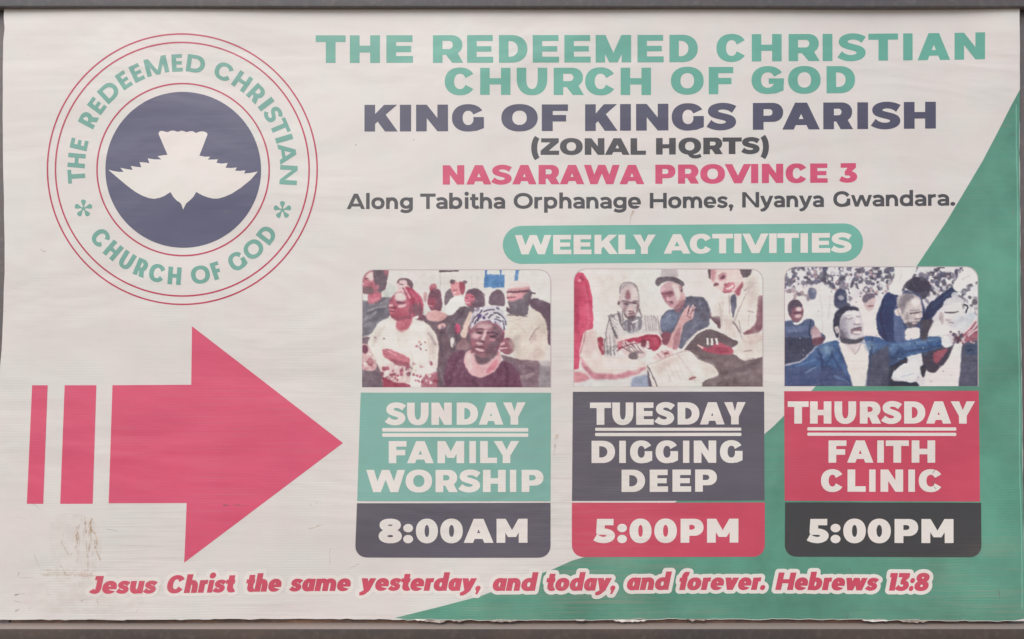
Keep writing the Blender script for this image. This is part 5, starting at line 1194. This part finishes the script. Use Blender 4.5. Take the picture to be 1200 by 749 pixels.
# green corner
edge = [(1193.0, 106), (1182, 126.7), (1167.4, 156), (1150, 189.5), (1129, 225), (1108, 260), (1073, 312), (1035, 359), (990, 411), (954.5, 453), (949, 459), (918, 487), (905, 500), (895.5, 508), (850, 544), (792, 587), (740, 621), (685, 652), (670.6, 656), (648, 666), (606, 681), (564, 697), (512, 711), (463, 723.4)]
r2 = [(p[0] - .35, p[1]) for p in right if p[1] > 104]
wb = [(q[0] - .3, q[1] - .7) for q in bot if 470 < q[0] < 1198]
Print().add([(1, edge[:1] + r2[:-1] + [(1198.4, 723.5)] + wb + edge[1:][::-1])], grid=14).build('green_corner', TEAL_W, 1, BN)
# thin pale hem fold down the right edge
hem = [(p[0] - 4.2 + .5 * math.sin(p[1] / 31), p[1]) for p in wob(right, .3, 9)]
hem = [p for p in hem if 122 < p[1] < 722]
Print().add([(1, hem + [(q[0] + 1.5, q[1]) for q in hem[::-1]])]).build('hem_fold', vinyl('pale_fold', (136, 178, 162), (1190, 400), fade=.2), 2, BN)

# ------------------------------------------------------------------ emblem
ECX, ECY = 214.6, 199.0
em = Print().add([(1, circle(215.6, 199.6, 91.0, 120))], grid=14).build('emblem_disc', NAVY_E, 1, BN)
em['label'] = 'navy emblem disc with white dove and ringed lettering'
def ringmesh(name, cx, cy, r, w, ry=None):
    ry = ry or r
    return Print().add([(1, circle(cx, cy, r + w / 2, 160, ry + w / 2)), (-1, circle(cx, cy, r - w / 2, 160, ry - w / 2))], grid=14).build(name, RINGI, 1, em)
ringmesh('emblem_ring', 214.4, 199.0, 157.6, 1.8, 157.8)
ringmesh('emblem_ring', 214.4, 199.0, 148.2, 1.8, 148.0)
ringmesh('emblem_ring', 215.4, 199.4, 100.6, 1.8, 100.4)
def zp(pts, ox, oy, s): return [(ox + a / s, oy + b / s) for a, b in pts]
dl = zp([(447, 78), (452, 70), (462, 66), (478, 66), (492, 70), (508, 75), (522, 75), (540, 67), (560, 63), (580, 66), (598, 73), (615, 71), (632, 66), (648, 65)], 125, 145, 7.13)
dr = zp([(45, 66), (65, 64), (85, 68), (103, 76), (118, 73), (135, 68), (155, 68), (172, 76), (185, 84), (200, 76), (222, 70), (248, 70), (266, 76), (278, 86), (280, 97), (212, 272), (258, 280), (302, 280), (282, 304), (328, 304), (366, 302), (354, 330), (398, 338), (447, 332), (430, 372), (474, 374), (524, 370), (508, 396), (548, 398), (594, 393), (584, 420), (640, 414), (698, 403), (640, 470), (560, 536), (480, 588), (420, 614), (370, 628), (330, 629), (285, 620), (240, 604), (185, 574), (160, 616), (130, 645), (102, 668), (92, 686), (76, 718)], 205, 145, 7.133)
dl2 = zp([(645, 718), (633, 682), (622, 664), (592, 644), (562, 612), (540, 574), (490, 606), (450, 622), (405, 630), (360, 624), (310, 606), (250, 574), (180, 522), (100, 455), (22, 388), (70, 400), (110, 406), (150, 406), (122, 372), (170, 382), (226, 390), (210, 356), (254, 364), (298, 368), (284, 325), (330, 328), (366, 334), (352, 294), (408, 302), (466, 303), (434, 276), (480, 268), (517, 264), (446, 98), (443, 88)], 125, 145, 7.13)
Print().add([(1, dl[:-1] + dr + dl2)], grid=14).build('dove', WHITE, 2, em)
def arc_text(spans, v, h, inside=False):
    """spans: word, start angle, end angle (degrees, anticlockwise from +x); letters stand on the circle"""
    for wd, a0, a1, rb, cap in spans:
        pr = Print()
        mid = rb + (-cap / 2 if inside else cap / 2)
        arc = abs(math.radians(a1 - a0)) * mid
        bx = layout(wd, 0, arc, dict(nat=dict(H=.80, E=.72, R=.76, T=.86, M=1.0, C=1.02, O=1.2, G=1.15, S=.75, D=1.0, F=.75, U=.8, N=.98, A=1.0), bear=1.6))
        for c, b0, b1 in bx:
            t = (b0 + b1) / 2 / arc
            th = math.radians(a0 + (a1 - a0) * t)
            W = (b1 - b0) / cap
            ops = glyph(c, W, W if c == 'I' else v, h, dict(mv=.0))
            up = np.array([math.cos(th), math.sin(th)]) * (-1 if inside else 1)
            rt = np.array([up[1], -up[0]])
            base = np.array([math.cos(th), math.sin(th)]) * rb
            def xf(x, y):
                q = base + rt * (x - W / 2) * cap + up * y * cap
                return (ECX + q[0], ECY - q[1])
            pr.add(ops, xf=xf)
        pr.build('ring_word', TEAL_R, 1, em)
arc_text([('THE', 187.4, 163.6, 114, 20.3), ('REDEEMED', 155.6, 77.6, 114, 20.3), ('CHRISTIAN', 71.8, -8.2, 114, 20.3)], .26, .215)
arc_text([('CHURCH', 215.6, 269.2, 135.0, 20.6), ('OF', 274.5, 290.6, 135.0, 20.6), ('GOD', 296.2, 326.4, 135.0, 20.6)], .26, .215, True)
def star(cx, cy, name):
    pr = Print()
    ops = [(1, circle(cx, cy, 1.6, 16))]
    for k in range(5):
        th = math.radians(-90 + 72 * k)
        u = np.array([math.cos(th), math.sin(th)]); n = np.array([-u[1], u[0]])
        pet = [(1.0, .75), (4, 1.0), (6.5, 2.3), (9.3, 3.0), (10.6, 1.6), (10.9, 0), (10.6, -1.6), (9.3, -3.0), (6.5, -2.3), (4, -1.0), (1.0, -.75)]
        ops.append((1, [tuple(np.array([cx, cy]) + u * a * .96 + n * b) for a, b in pet]))
    pr.add(ops).build(name, TEAL_R, 1, em)
star(98.8, 244.6, 'asterisk'); star(331.4, 246.4, 'asterisk')

# ------------------------------------------------------------------ arrow
arw = Print().add([(1, [(132.4, 451.4), (224.3, 450.9), (225.3, 382.3), (402.4, 518.9), (216.5, 659), (219, 589.5), (128.2, 589.5)])], grid=14).build('arrow', PINK, 1, BN)
for q in ([(38.9, 451.4), (57.1, 451.4), (51.9, 590), (32.7, 590)], [(76.8, 451.4), (113.7, 451.4), (109.6, 590), (71.7, 590)]):
    Print().add([(1, q)], grid=14).build('arrow_bar', PINK, 1, arw)

# ------------------------------------------------------------------ title lines
T1 = dict(gbar=True, mv=.0)
word('title_word', TEAL_T, 1, BN, 'THE', 370.3, 484.2, 74.2, 74.2, 32.2, 32.2, .355, .245, T1, [(370.3, 405.3), (410.2, 445.5), (453, 484.2)])
word('title_word', TEAL_T, 1, BN, 'REDEEMED', 507.5, 817.2, 74.4, 73.6, 32.4, 32, .345, .215, T1, [(507.5, 543), (547.5, 578), (584.7, 618), (624.2, 655), (661.2, 692), (697.8, 739.3), (746.7, 777.3), (784, 817.2)])
word('title_word', TEAL_T, 1, BN, 'CHRISTIAN', 839, 1152.8, 73.2, 70.2, 32, 31.4, .35, .225, T1, [(839, 874.3), (880.3, 915.3), (923.5, 960), (963.5, 975), (981.5, 1014), (1017.2, 1052), (1058, 1069), (1074.8, 1112.6), (1117.8, 1152.8)])
word('title_word', TEAL_T, 1, BN, 'CHURCH', 521.3, 762.5, 111.9, 112, 31.6, 32, .35, .23, T1, [(521.3, 557), (562.8, 598.2), (605.5, 641.2), (648.7, 684), (685.5, 721.5), (727, 762.5)])
word('title_word', TEAL_T, 1, BN, 'OF', 785.8, 858.5, 111.3, 111, 31.8, 31.8, .35, .23, T1, [(785.8, 824), (830, 858.5)])
word('title_word', TEAL_T, 1, BN, 'GOD', 880, 1001.5, 110.6, 109.6, 31.8, 31.8, .35, .23, T1, [(880, 918), (922.8, 961), (968, 1001.5)])
word('parish_word', NAVY, 1, BN, 'KING', 427.3, 567.7, 154.5, 154.4, 31.2, 31.2, .40, .245, None, [(427.3, 466.3), (468.8, 482), (487.8, 525.2), (529.8, 567.7)])
word('parish_word', NAVY, 1, BN, 'OF', 587.5, 665.4, 154.4, 154.3, 31.2, 31.2, .41, .245, None, [(587.5, 630), (634.8, 665.4)])
word('parish_word', NAVY, 1, BN, 'KINGS', 685.4, 862, 154.2, 152.8, 31.2, 31.2, .40, .245, None, [(685.4, 723.4), (726.3, 739), (745, 782.8), (786.7, 824.8), (828, 862)])
word('parish_word', NAVY, 1, BN, 'PARISH', 881.5, 1096, 152.8, 151, 31.4, 31.4, .40, .245, None, [(881.5, 917), (916, 960), (964, 999), (1004, 1016.6), (1020.5, 1054.5), (1058.6, 1096)])
word('zone_word', GREY, 1, BN, '(ZONAL', 621.6, 756.5, 182.2, 182, 19.4, 19.4, .40, .25, None, [(621.8, 632.6), (633.4, 655), (656, 682.6), (685, 708), (708.5, 737.5), (738.5, 756.5)])
word('zone_word', GREY, 1, BN, 'HQRTS)', 768.3, 901, 181.8, 180.8, 19.4, 19.4, .40, .25, None, [(768.3, 791.4), (794.6, 821), (823.6, 846.4), (846, 868.5), (868.3, 889.4), (890, 901)])
word('province_word', PINK_T, 1, BN, 'NASARAWA', 519, 754.5, 216.8, 216.4, 22.6, 22.6, .37, .235, None, [(519, 544.2), (546.5, 576), (576.2, 599.6), (600.3, 628.6), (631, 655.6), (655.8, 684.5), (684, 725.8), (725.6, 754.6)])
word('province_word', PINK_T, 1, BN, 'PROVINCE', 767.5, 969, 216, 214.6, 22.4, 22.6, .37, .235, None, [(767.5, 791), (794, 818.6), (820, 849), (848.6, 879.6), (879.4, 887.8), (892, 917), (919.8, 945.5), (948.5, 969)])
word('province_word', PINK_T, 1, BN, '3', 983, 1003.6, 214.4, 214.2, 22.6, 22.6, .37, .235, None, [(983, 1003.6)])
ST = dict(xh=.755, bear=.78, nat=dict(a=.98))
for wd, x0, x1, b0, b1 in (('Along', 406.6, 484, 245.2, 245.2), ('Tabitha', 492.6, 592, 245.2, 245), ('Orphanage', 602, 750.6, 245, 244.9), ('Homes,', 761, 858.8, 244.6, 244), ('Nyanya', 869, 964.6, 243.6, 243), ('Gwandara.', 975.5, 1118.4, 242.8, 241.2)):
    word('address_word', GREY, 1, BN, wd, x0, x1, b0, b1, 18, 17.8, .235, .205, ST)

# ------------------------------------------------------------------ heading pill
def pill(x0, x1, ya, yb, dy, n=24):
    r = (yb - ya) / 2; pts = []
    for i in range(n + 1):
        t = math.pi / 2 + math.pi * i / n
        pts.append((x0 + r + r * math.cos(t), ya + r - r * math.sin(t)))
    for i in range(n + 1):
        t = -math.pi / 2 + math.pi * i / n
        pts.append((x1 - r + r * math.cos(t), ya + r + dy - r * math.sin(t)))
    return pts
pl = Print().add([(1, pill(589.2, 1010.3, 265.1, 309.5, -2.9))], grid=14).build('heading_pill', TEAL_H, 1, BN)
f = lambda a, b: (580 + a / 5.4545, 580 + b / 5.4545); f2 = lambda a, b: (800 + a / 5.4545, 800 + b / 5.4545)
word('heading_word', WHITE, 2, pl, 'WEEKLY', 603.5, 768, 298.6, 297.9, 22.6, 22.6, .36, .235, None, [f(128, 360), f(371, 487), f(501, 615), f(634, 782), f(786, 893), f(880, 1025)])
word('heading_word', WHITE, 2, pl, 'ACTIVITIES', 777, 996.6, 297.7, 296.2, 22.8, 23, .36, .235, None, [(777, 808.4), f2(42, 187), f2(185, 318), f2(325, 372), f2(378, 544), f2(548, 596), f2(600, 738), f2(748, 795), f2(820, 937), f2(943, 1073)])

# ------------------------------------------------------------------ the three activity cards
def card(kind_label, top, low, m_top, m_low, day, events, time, bars, picture, prect, keyst, plabel):
    cd = Print().add([(1, top)], grid=14).build('activity_panel', m_top, 2, BN)
    cd['label'] = kind_label
    Print().add([(1, rounded(low, [0, 0, 14.5, 14.5]))], grid=14).build('time_panel', m_low, 2, cd)
    word('day_word', WHITE, 3, cd, *day)
    for e in events: word('event_word', WHITE, 3, cd, *e)
    word('time_word', WHITE, 3, cd, *time)
    for x0, x1, ya, yb in bars:
        Print().add([(1, rounded([(x0, ya), (x1, ya), (x1, yb), (x0, yb)], 1.2, 3))], grid=14).build('underline', WHITE, 3, cd)
    p = photo_print('photo_print', picture, *prect, PHOTO, cd, 2, keyst=keyst)
    p['label'] = plabel
    x0, y0, x1, y1 = prect
    o = rounded([(x0 - .9, y1 + .6), (x0 - .9, y0 - .9), (x1 + .9, y0 - .9), (x1 + .9, y1 + .6)], [0, 15, 15, 0])
    i = rounded([(x0 - .1, y1 + 2), (x0 - .1, y0 - .1), (x1 + .1, y0 - .1), (x1 + .1, y1 + 2)], [0, 14.2, 14.2, 0])
    Print().add([(1, o), (-1, i)], grid=14).build('photo_border', FRAMEI, 2, cd)
    return cd
FRAMEI = vinyl('photo_border_ink', (196, 180, 180), (780, 380), fade=.05)
def g1(*p): return [(410 + a / 3.652, 410 + b / 3.652) for a, b in p]
def g2(*p): return [(660 + a / 3.652, 660 + b / 3.652) for a, b in p]
def g3(*p): return [(905 + a / 3.652, 905 + b / 3.652) for a, b in p]
DS = dict()
V1, H1 = .345, .248
card('green card for family worship', [(423.1, 460), (645.5, 460), (645, 586.7), (419, 586.7)], [(418.8, 589.2), (645, 588.6), (645, 652.7), (416.3, 652.7)], TEAL, NAVY_P,
     ('SUNDAY', 452.4, 616, 497.8, 497.2, 26, 26, V1, H1, DS, g1((155, 239), (246, 338), (350, 437), (458, 549), (552, 657), (656, 752))),
     [('FAMILY', 456, 608.5, 542.4, 542.2, 25.8, 25.8, V1, H1, DS, g1((168, 244), (246, 360), (376, 490), (512, 540), (558, 630), (616, 725))),
      ('WORSHIP', 429.7, 636.7, 576.2, 576, 26, 26, V1, H1, DS, g1((72, 238), (240, 353), (368, 463), (468, 558), (570, 667), (685, 712), (735, 828)))],
     ('8:00AM', 444.2, 618, 635.5, 635.2, 28, 28, .365, .265, dict(xh=.78, dot=.175), g1((125, 224), (230, 272), (284, 378), (388, 484), (488, 615), (628, 760))),
     [(448.3, 619, 501.2, 505.5), (448.3, 619, 507.4, 511.6)], congregation(), (425.4, 316.8, 644.8, 453.6), -.6,
     'printed photo of singing people with a woman in a patterned head wrap at the front')
card('dark grey card for digging deep', [(671, 458.8), (894.7, 458.8), (895.2, 586), (670, 586.4)], [(669.9, 588.4), (895.5, 588.3), (895.5, 652), (669.9, 652)], NAVY_P, RED_P,
     ('TUESDAY', 691, 873, 497.4, 497, 26, 26, V1, H1, DS, g2((113, 203), (208, 298), (310, 385), (392, 472), (487, 580), (582, 688), (686, 778))),
     [('DIGGING', 692.9, 870.3, 542, 541.8, 26, 26, V1, H1, DS, g2((120, 220), (238, 266), (284, 380), (393, 490), (510, 537), (556, 652), (668, 766))),
      ('DEEP', 728, 839.3, 575.8, 575.6, 26, 26, V1, H1, DS, g2((248, 348), (368, 446), (465, 545), (562, 655)))],
     ('5:00PM', 696, 864.5, 635.4, 635.2, 28, 28, .365, .265, dict(xh=.78, dot=.175), g2((132, 220), (230, 271), (282, 376), (388, 484), (500, 598), (613, 747))),
     [(697, 868, 500.8, 504.4), (697, 868, 506.8, 510.6)], study_group(), (672.6, 316, 892.8, 452.8), -.4,
     'printed photo of three people reading books, one in a hat')
card('red card for faith clinic', [(918.1, 458.3), (1145, 457.7), (1146, 587), (918.7, 586.4)], [(919.2, 588.3), (1147.3, 588.3), (1147.9, 652), (918.8, 652)], RED_P, GREY_P,
     ('THURSDAY', 922.3, 1140.5, 496.2, 496, 26, 26, V1, H1, DS, g3((63, 152), (158, 249), (262, 354), (370, 460), (464, 546), (558, 648), (652, 758), (756, 860))),
     [('FAITH', 970, 1094, 541.8, 541.6, 26, 26, V1, H1, DS, g3((237, 313), (316, 428), (444, 472), (480, 578), (590, 690))),
      ('CLINIC', 961, 1102.7, 575.8, 575.6, 26, 26, V1, H1, DS, g3((205, 302), (318, 395), (410, 437), (458, 554), (576, 604), (620, 722)))],
     ('5:00PM', 945.5, 1115.3, 635.6, 635.4, 28, 28, .365, .265, dict(xh=.78, dot=.175), g3((148, 238), (246, 288), (300, 396), (404, 502), (518, 618), (632, 768))),
     [(945.2, 1118.6, 500.4, 504.2), (945.2, 1118.6, 506.7, 510.4)], prayer_crowd(), (918.9, 313.3, 1143.8, 452.3), -.2,
     'printed photo of a praying crowd with a man in a blue blazer at the front')

# ------------------------------------------------------------------ verse line with its white outline
OUT = []; WORDS = []
SV = dict(italic=True, slant=.20, xh=.71, bear=.38, slx=.8, nat=dict(J=.78))
for wd, x0, x1, b0, b1 in (('Jesus', 107, 186.4, 694.8, 694.2), ('Christ', 195.4, 277.8, 694.2, 693.4), ('the', 287, 331.8, 693.2, 692.8), ('same', 339.3, 413, 692.8, 692.2),
                           ('yesterday,', 421.3, 566, 691.8, 691), ('and', 576.2, 630, 691, 691), ('today,', 638, 723.4, 691, 691), ('and', 733, 786, 690.8, 690.6),
                           ('forever.', 793.5, 899, 691, 691), ('Hebrews', 908, 1028.5, 691, 691), ('13:8', 1038, 1088, 691, 691)):
    WORDS.append(word('verse_word', RED_V, 3, None, wd, x0, x1, b0, b1, 20.6, 20.6, .33, .24, SV, outlines=OUT))
def halo(polys, d, step=1.0):
    """outline of everything within d of the letters, as a filled mesh (marching squares)"""
    A = np.vstack([np.array(p) for p in polys]); Bq = np.vstack([np.roll(np.array(p), -1, 0) for p in polys])
    x0, x1, y0, y1 = A[:, 0].min() - d - 2, A[:, 0].max() + d + 2, A[:, 1].min() - d - 2, A[:, 1].max() + d + 2
    xs = np.arange(x0, x1 + step, step); ys = np.arange(y0, y1 + step, step)
    D = np.full((len(ys), len(xs)), 99.0)
    for a, b in zip(A, Bq):
        lo, hi = np.minimum(a, b) - d - 3, np.maximum(a, b) + d + 3
        i0, i1 = np.searchsorted(xs, [lo[0], hi[0]]); j0, j1 = np.searchsorted(ys, [lo[1], hi[1]])
        X, Y = np.meshgrid(xs[i0:i1], ys[j0:j1])
        e = b - a; t = np.clip(((X - a[0]) * e[0] + (Y - a[1]) * e[1]) / (e @ e + 1e-9), 0, 1)
        D[j0:j1, i0:i1] = np.minimum(D[j0:j1, i0:i1], np.hypot(X - a[0] - t * e[0], Y - a[1] - t * e[1]))
    S = D - d
    v, f, cache = [], [], {}
    def gp(i, j):
        k = (i, j)
        if k not in cache: cache[k] = len(v); v.append((xs[i], ys[j]))
        return cache[k]
    def ep(i, j, i2, j2):
        k = (i, j, i2, j2) if (i, j) < (i2, j2) else (i2, j2, i, j)
        if k not in cache:
            a, b = S[j, i], S[j2, i2]; t = a / (a - b)
            cache[k] = len(v); v.append((xs[i] + t * (xs[i2] - xs[i]), ys[j] + t * (ys[j2] - ys[j])))
        return cache[k]
    # fill the eyes of the letters: whatever the outside cannot reach
    free = S >= 0; out = np.zeros_like(free); out[0, :] = True
    while True:
        g = out.copy(); g[1:] |= out[:-1]; g[:-1] |= out[1:]; g[:, 1:] |= out[:, :-1]; g[:, :-1] |= out[:, 1:]; g &= free | out
        if (g == out).all(): break
        out = g
    S = np.where(free & ~out, -.5, S)
    ins = S < 0
    for j in range(len(ys) - 1):
        for i in range(len(xs) - 1):
            c = [(i, j), (i + 1, j), (i + 1, j + 1), (i, j + 1)]
            k = [ins[q[1], q[0]] for q in c]
            if not any(k): continue
            poly = []
            for m in range(4):
                q, r = c[m], c[(m + 1) % 4]
                if k[m]: poly.append(gp(*q))
                if k[m] != k[(m + 1) % 4]: poly.append(ep(*q, *r))
            if len(poly) > 2: f.append(poly[::-1])
    return v, f
hv, hf = halo(OUT, 4.3)
hp = np.array(hv)
vo = mesh_obj('verse_outline', world(hp[:, 0], hp[:, 1], 2), hf, WHITE, BN, True)
for o in WORDS:
    o.parent = vo; o.matrix_parent_inverse = vo.matrix_world.inverted()

# ------------------------------------------------------------------ stains, scuffs and the torn foot of the sheet
def streak(name, pts, w0, w1, mat, layer=4):
    p = np.array(pts, float); d = np.gradient(p, axis=0); d /= np.linalg.norm(d, axis=1)[:, None]
    n = np.stack([-d[:, 1], d[:, 0]], 1) * np.linspace(w0, w1, len(p))[:, None] / 2
    jit = np.array([[rnd.uniform(.7, 1.3)] for _ in p])
    q = np.vstack([p + n * jit, (p - n * jit)[::-1]])
    return [(1, [tuple(a) for a in q])]
pr = Print()
for k in range(15):
    x = 66 + rnd.uniform(0, 52); y = 604 + rnd.uniform(0, 30)
    L_ = rnd.uniform(14, 44)
    pr.add(streak('', [(x, y), (x + rnd.uniform(-5, 4), y + L_ * .5), (x + rnd.uniform(-8, 8), y + L_)], rnd.uniform(1.0, 2.6), .6, None))
for k in range(5):
    y = 668 + 1.6 * k + rnd.uniform(-1, 1)
    pr.add(streak('', [(48 + rnd.uniform(-4, 10), y), (80, y + rnd.uniform(-1, 1)), (112 + rnd.uniform(-8, 6), y + 1)], .7, .5, None))
pr.build('rust_stain', RUSTI, 4, BN)
for q in ([(58, 604), (84, 600), (112, 606), (122, 630), (118, 662), (96, 690), (66, 684), (60, 640)], [(30, 690), (80, 672), (140, 680), (180, 700), (150, 716), (70, 719), (28, 712)]):
    Print().add([(1, [tuple(p) for p in chaikin(q, 2)])], grid=14).build('dirt_smear', SMEAR, 3, BN)
Print().add(streak('', [(652.5, 508), (651, 516), (650, 524), (649, 533)], 3.6, 2.2, None)).build('rust_stain', RUSTI, 4, BN)
Print().add(streak('', [(742, 247), (739, 254), (737, 263)], 2.2, .8, None)).build('rust_stain', RUSTI, 4, BN)
for a in ([(1094, 549), (1091, 554), (1094, 560), (1091, 567), (1095, 573)], [(18, 697), (24, 695.5), (30, 695.2)], [(18, 716), (24, 713), (29, 709)], [(6.5, 277), (8, 278.6), (9, 278)], [(6.4, 364.4), (8, 364.8), (8.6, 364)],
          [(262, 592), (276, 591.4), (292, 593)], [(364, 590), (367, 596)], [(370, 582), (372, 590)], [(418, 169), (416.5, 171)], [(486, 163.4), (484, 165)], [(1186, 156), (1184, 159), (1187, 159)], [(48, 292), (52, 295), (55, 294)], [(1167, 690), (1168.5, 697), (1168, 703)]):
    Print().add(streak('', a, 1.3, .7, None)).build('scuff_mark', SCUFF, 4, BN)
for k in range(26):
    x, y = rnd.choice([(rnd.uniform(8, 130), rnd.uniform(560, 718)), (rnd.uniform(10, 460), rnd.uniform(600, 718)), (rnd.uniform(600, 1180), rnd.uniform(655, 720)), (rnd.uniform(1150, 1190), rnd.uniform(130, 700))])
    th = rnd.uniform(-.6, .6) + (math.pi / 2 if rnd.random() < .35 else 0); L_ = rnd.uniform(5, 20)
    p = [(x + L_ * t * math.cos(th) + rnd.uniform(-.8, .8), y + L_ * t * math.sin(th) + rnd.uniform(-.8, .8)) for t in (0, .35, .7, 1)]
    Print().add(streak('', p, rnd.uniform(.5, 1.3), .4, None)).build('scratch', rnd.choice([RUSTI, SCUFF_F, SCUFF_F]), 4, BN)
# curled shreds along the foot
x = 466.0
while x < 1188:
    L_ = rnd.uniform(8, 46)
    if rnd.random() < .3:
        tv, tf = [], []
        n = max(4, int(L_ / 3)); y = 725.6 + rnd.uniform(-.4, .8)
        ht = rnd.uniform(.8, 2.1)
        for i in range(n + 1):
            t = i / n; s = math.sin(math.pi * t) ** .5
            px_ = x + L_ * t
            base = world(px_, y - .6 + rnd.uniform(-.3, .3), 2)
            b2 = world(px_, y + ht * s * rnd.uniform(.2, 1.2), 2); b2[1] -= .004 * s * rnd.uniform(.1, 1.3)
            tv += [base, b2]
        for i in range(n):
            tf.append((2 * i, 2 * i + 1, 2 * i + 3, 2 * i + 2))
        mesh_obj('torn_shred', tv, tf, rnd.choice([SHRED, SHRED_D]), BN)
    x += L_ * rnd.uniform(.7, 1.5)
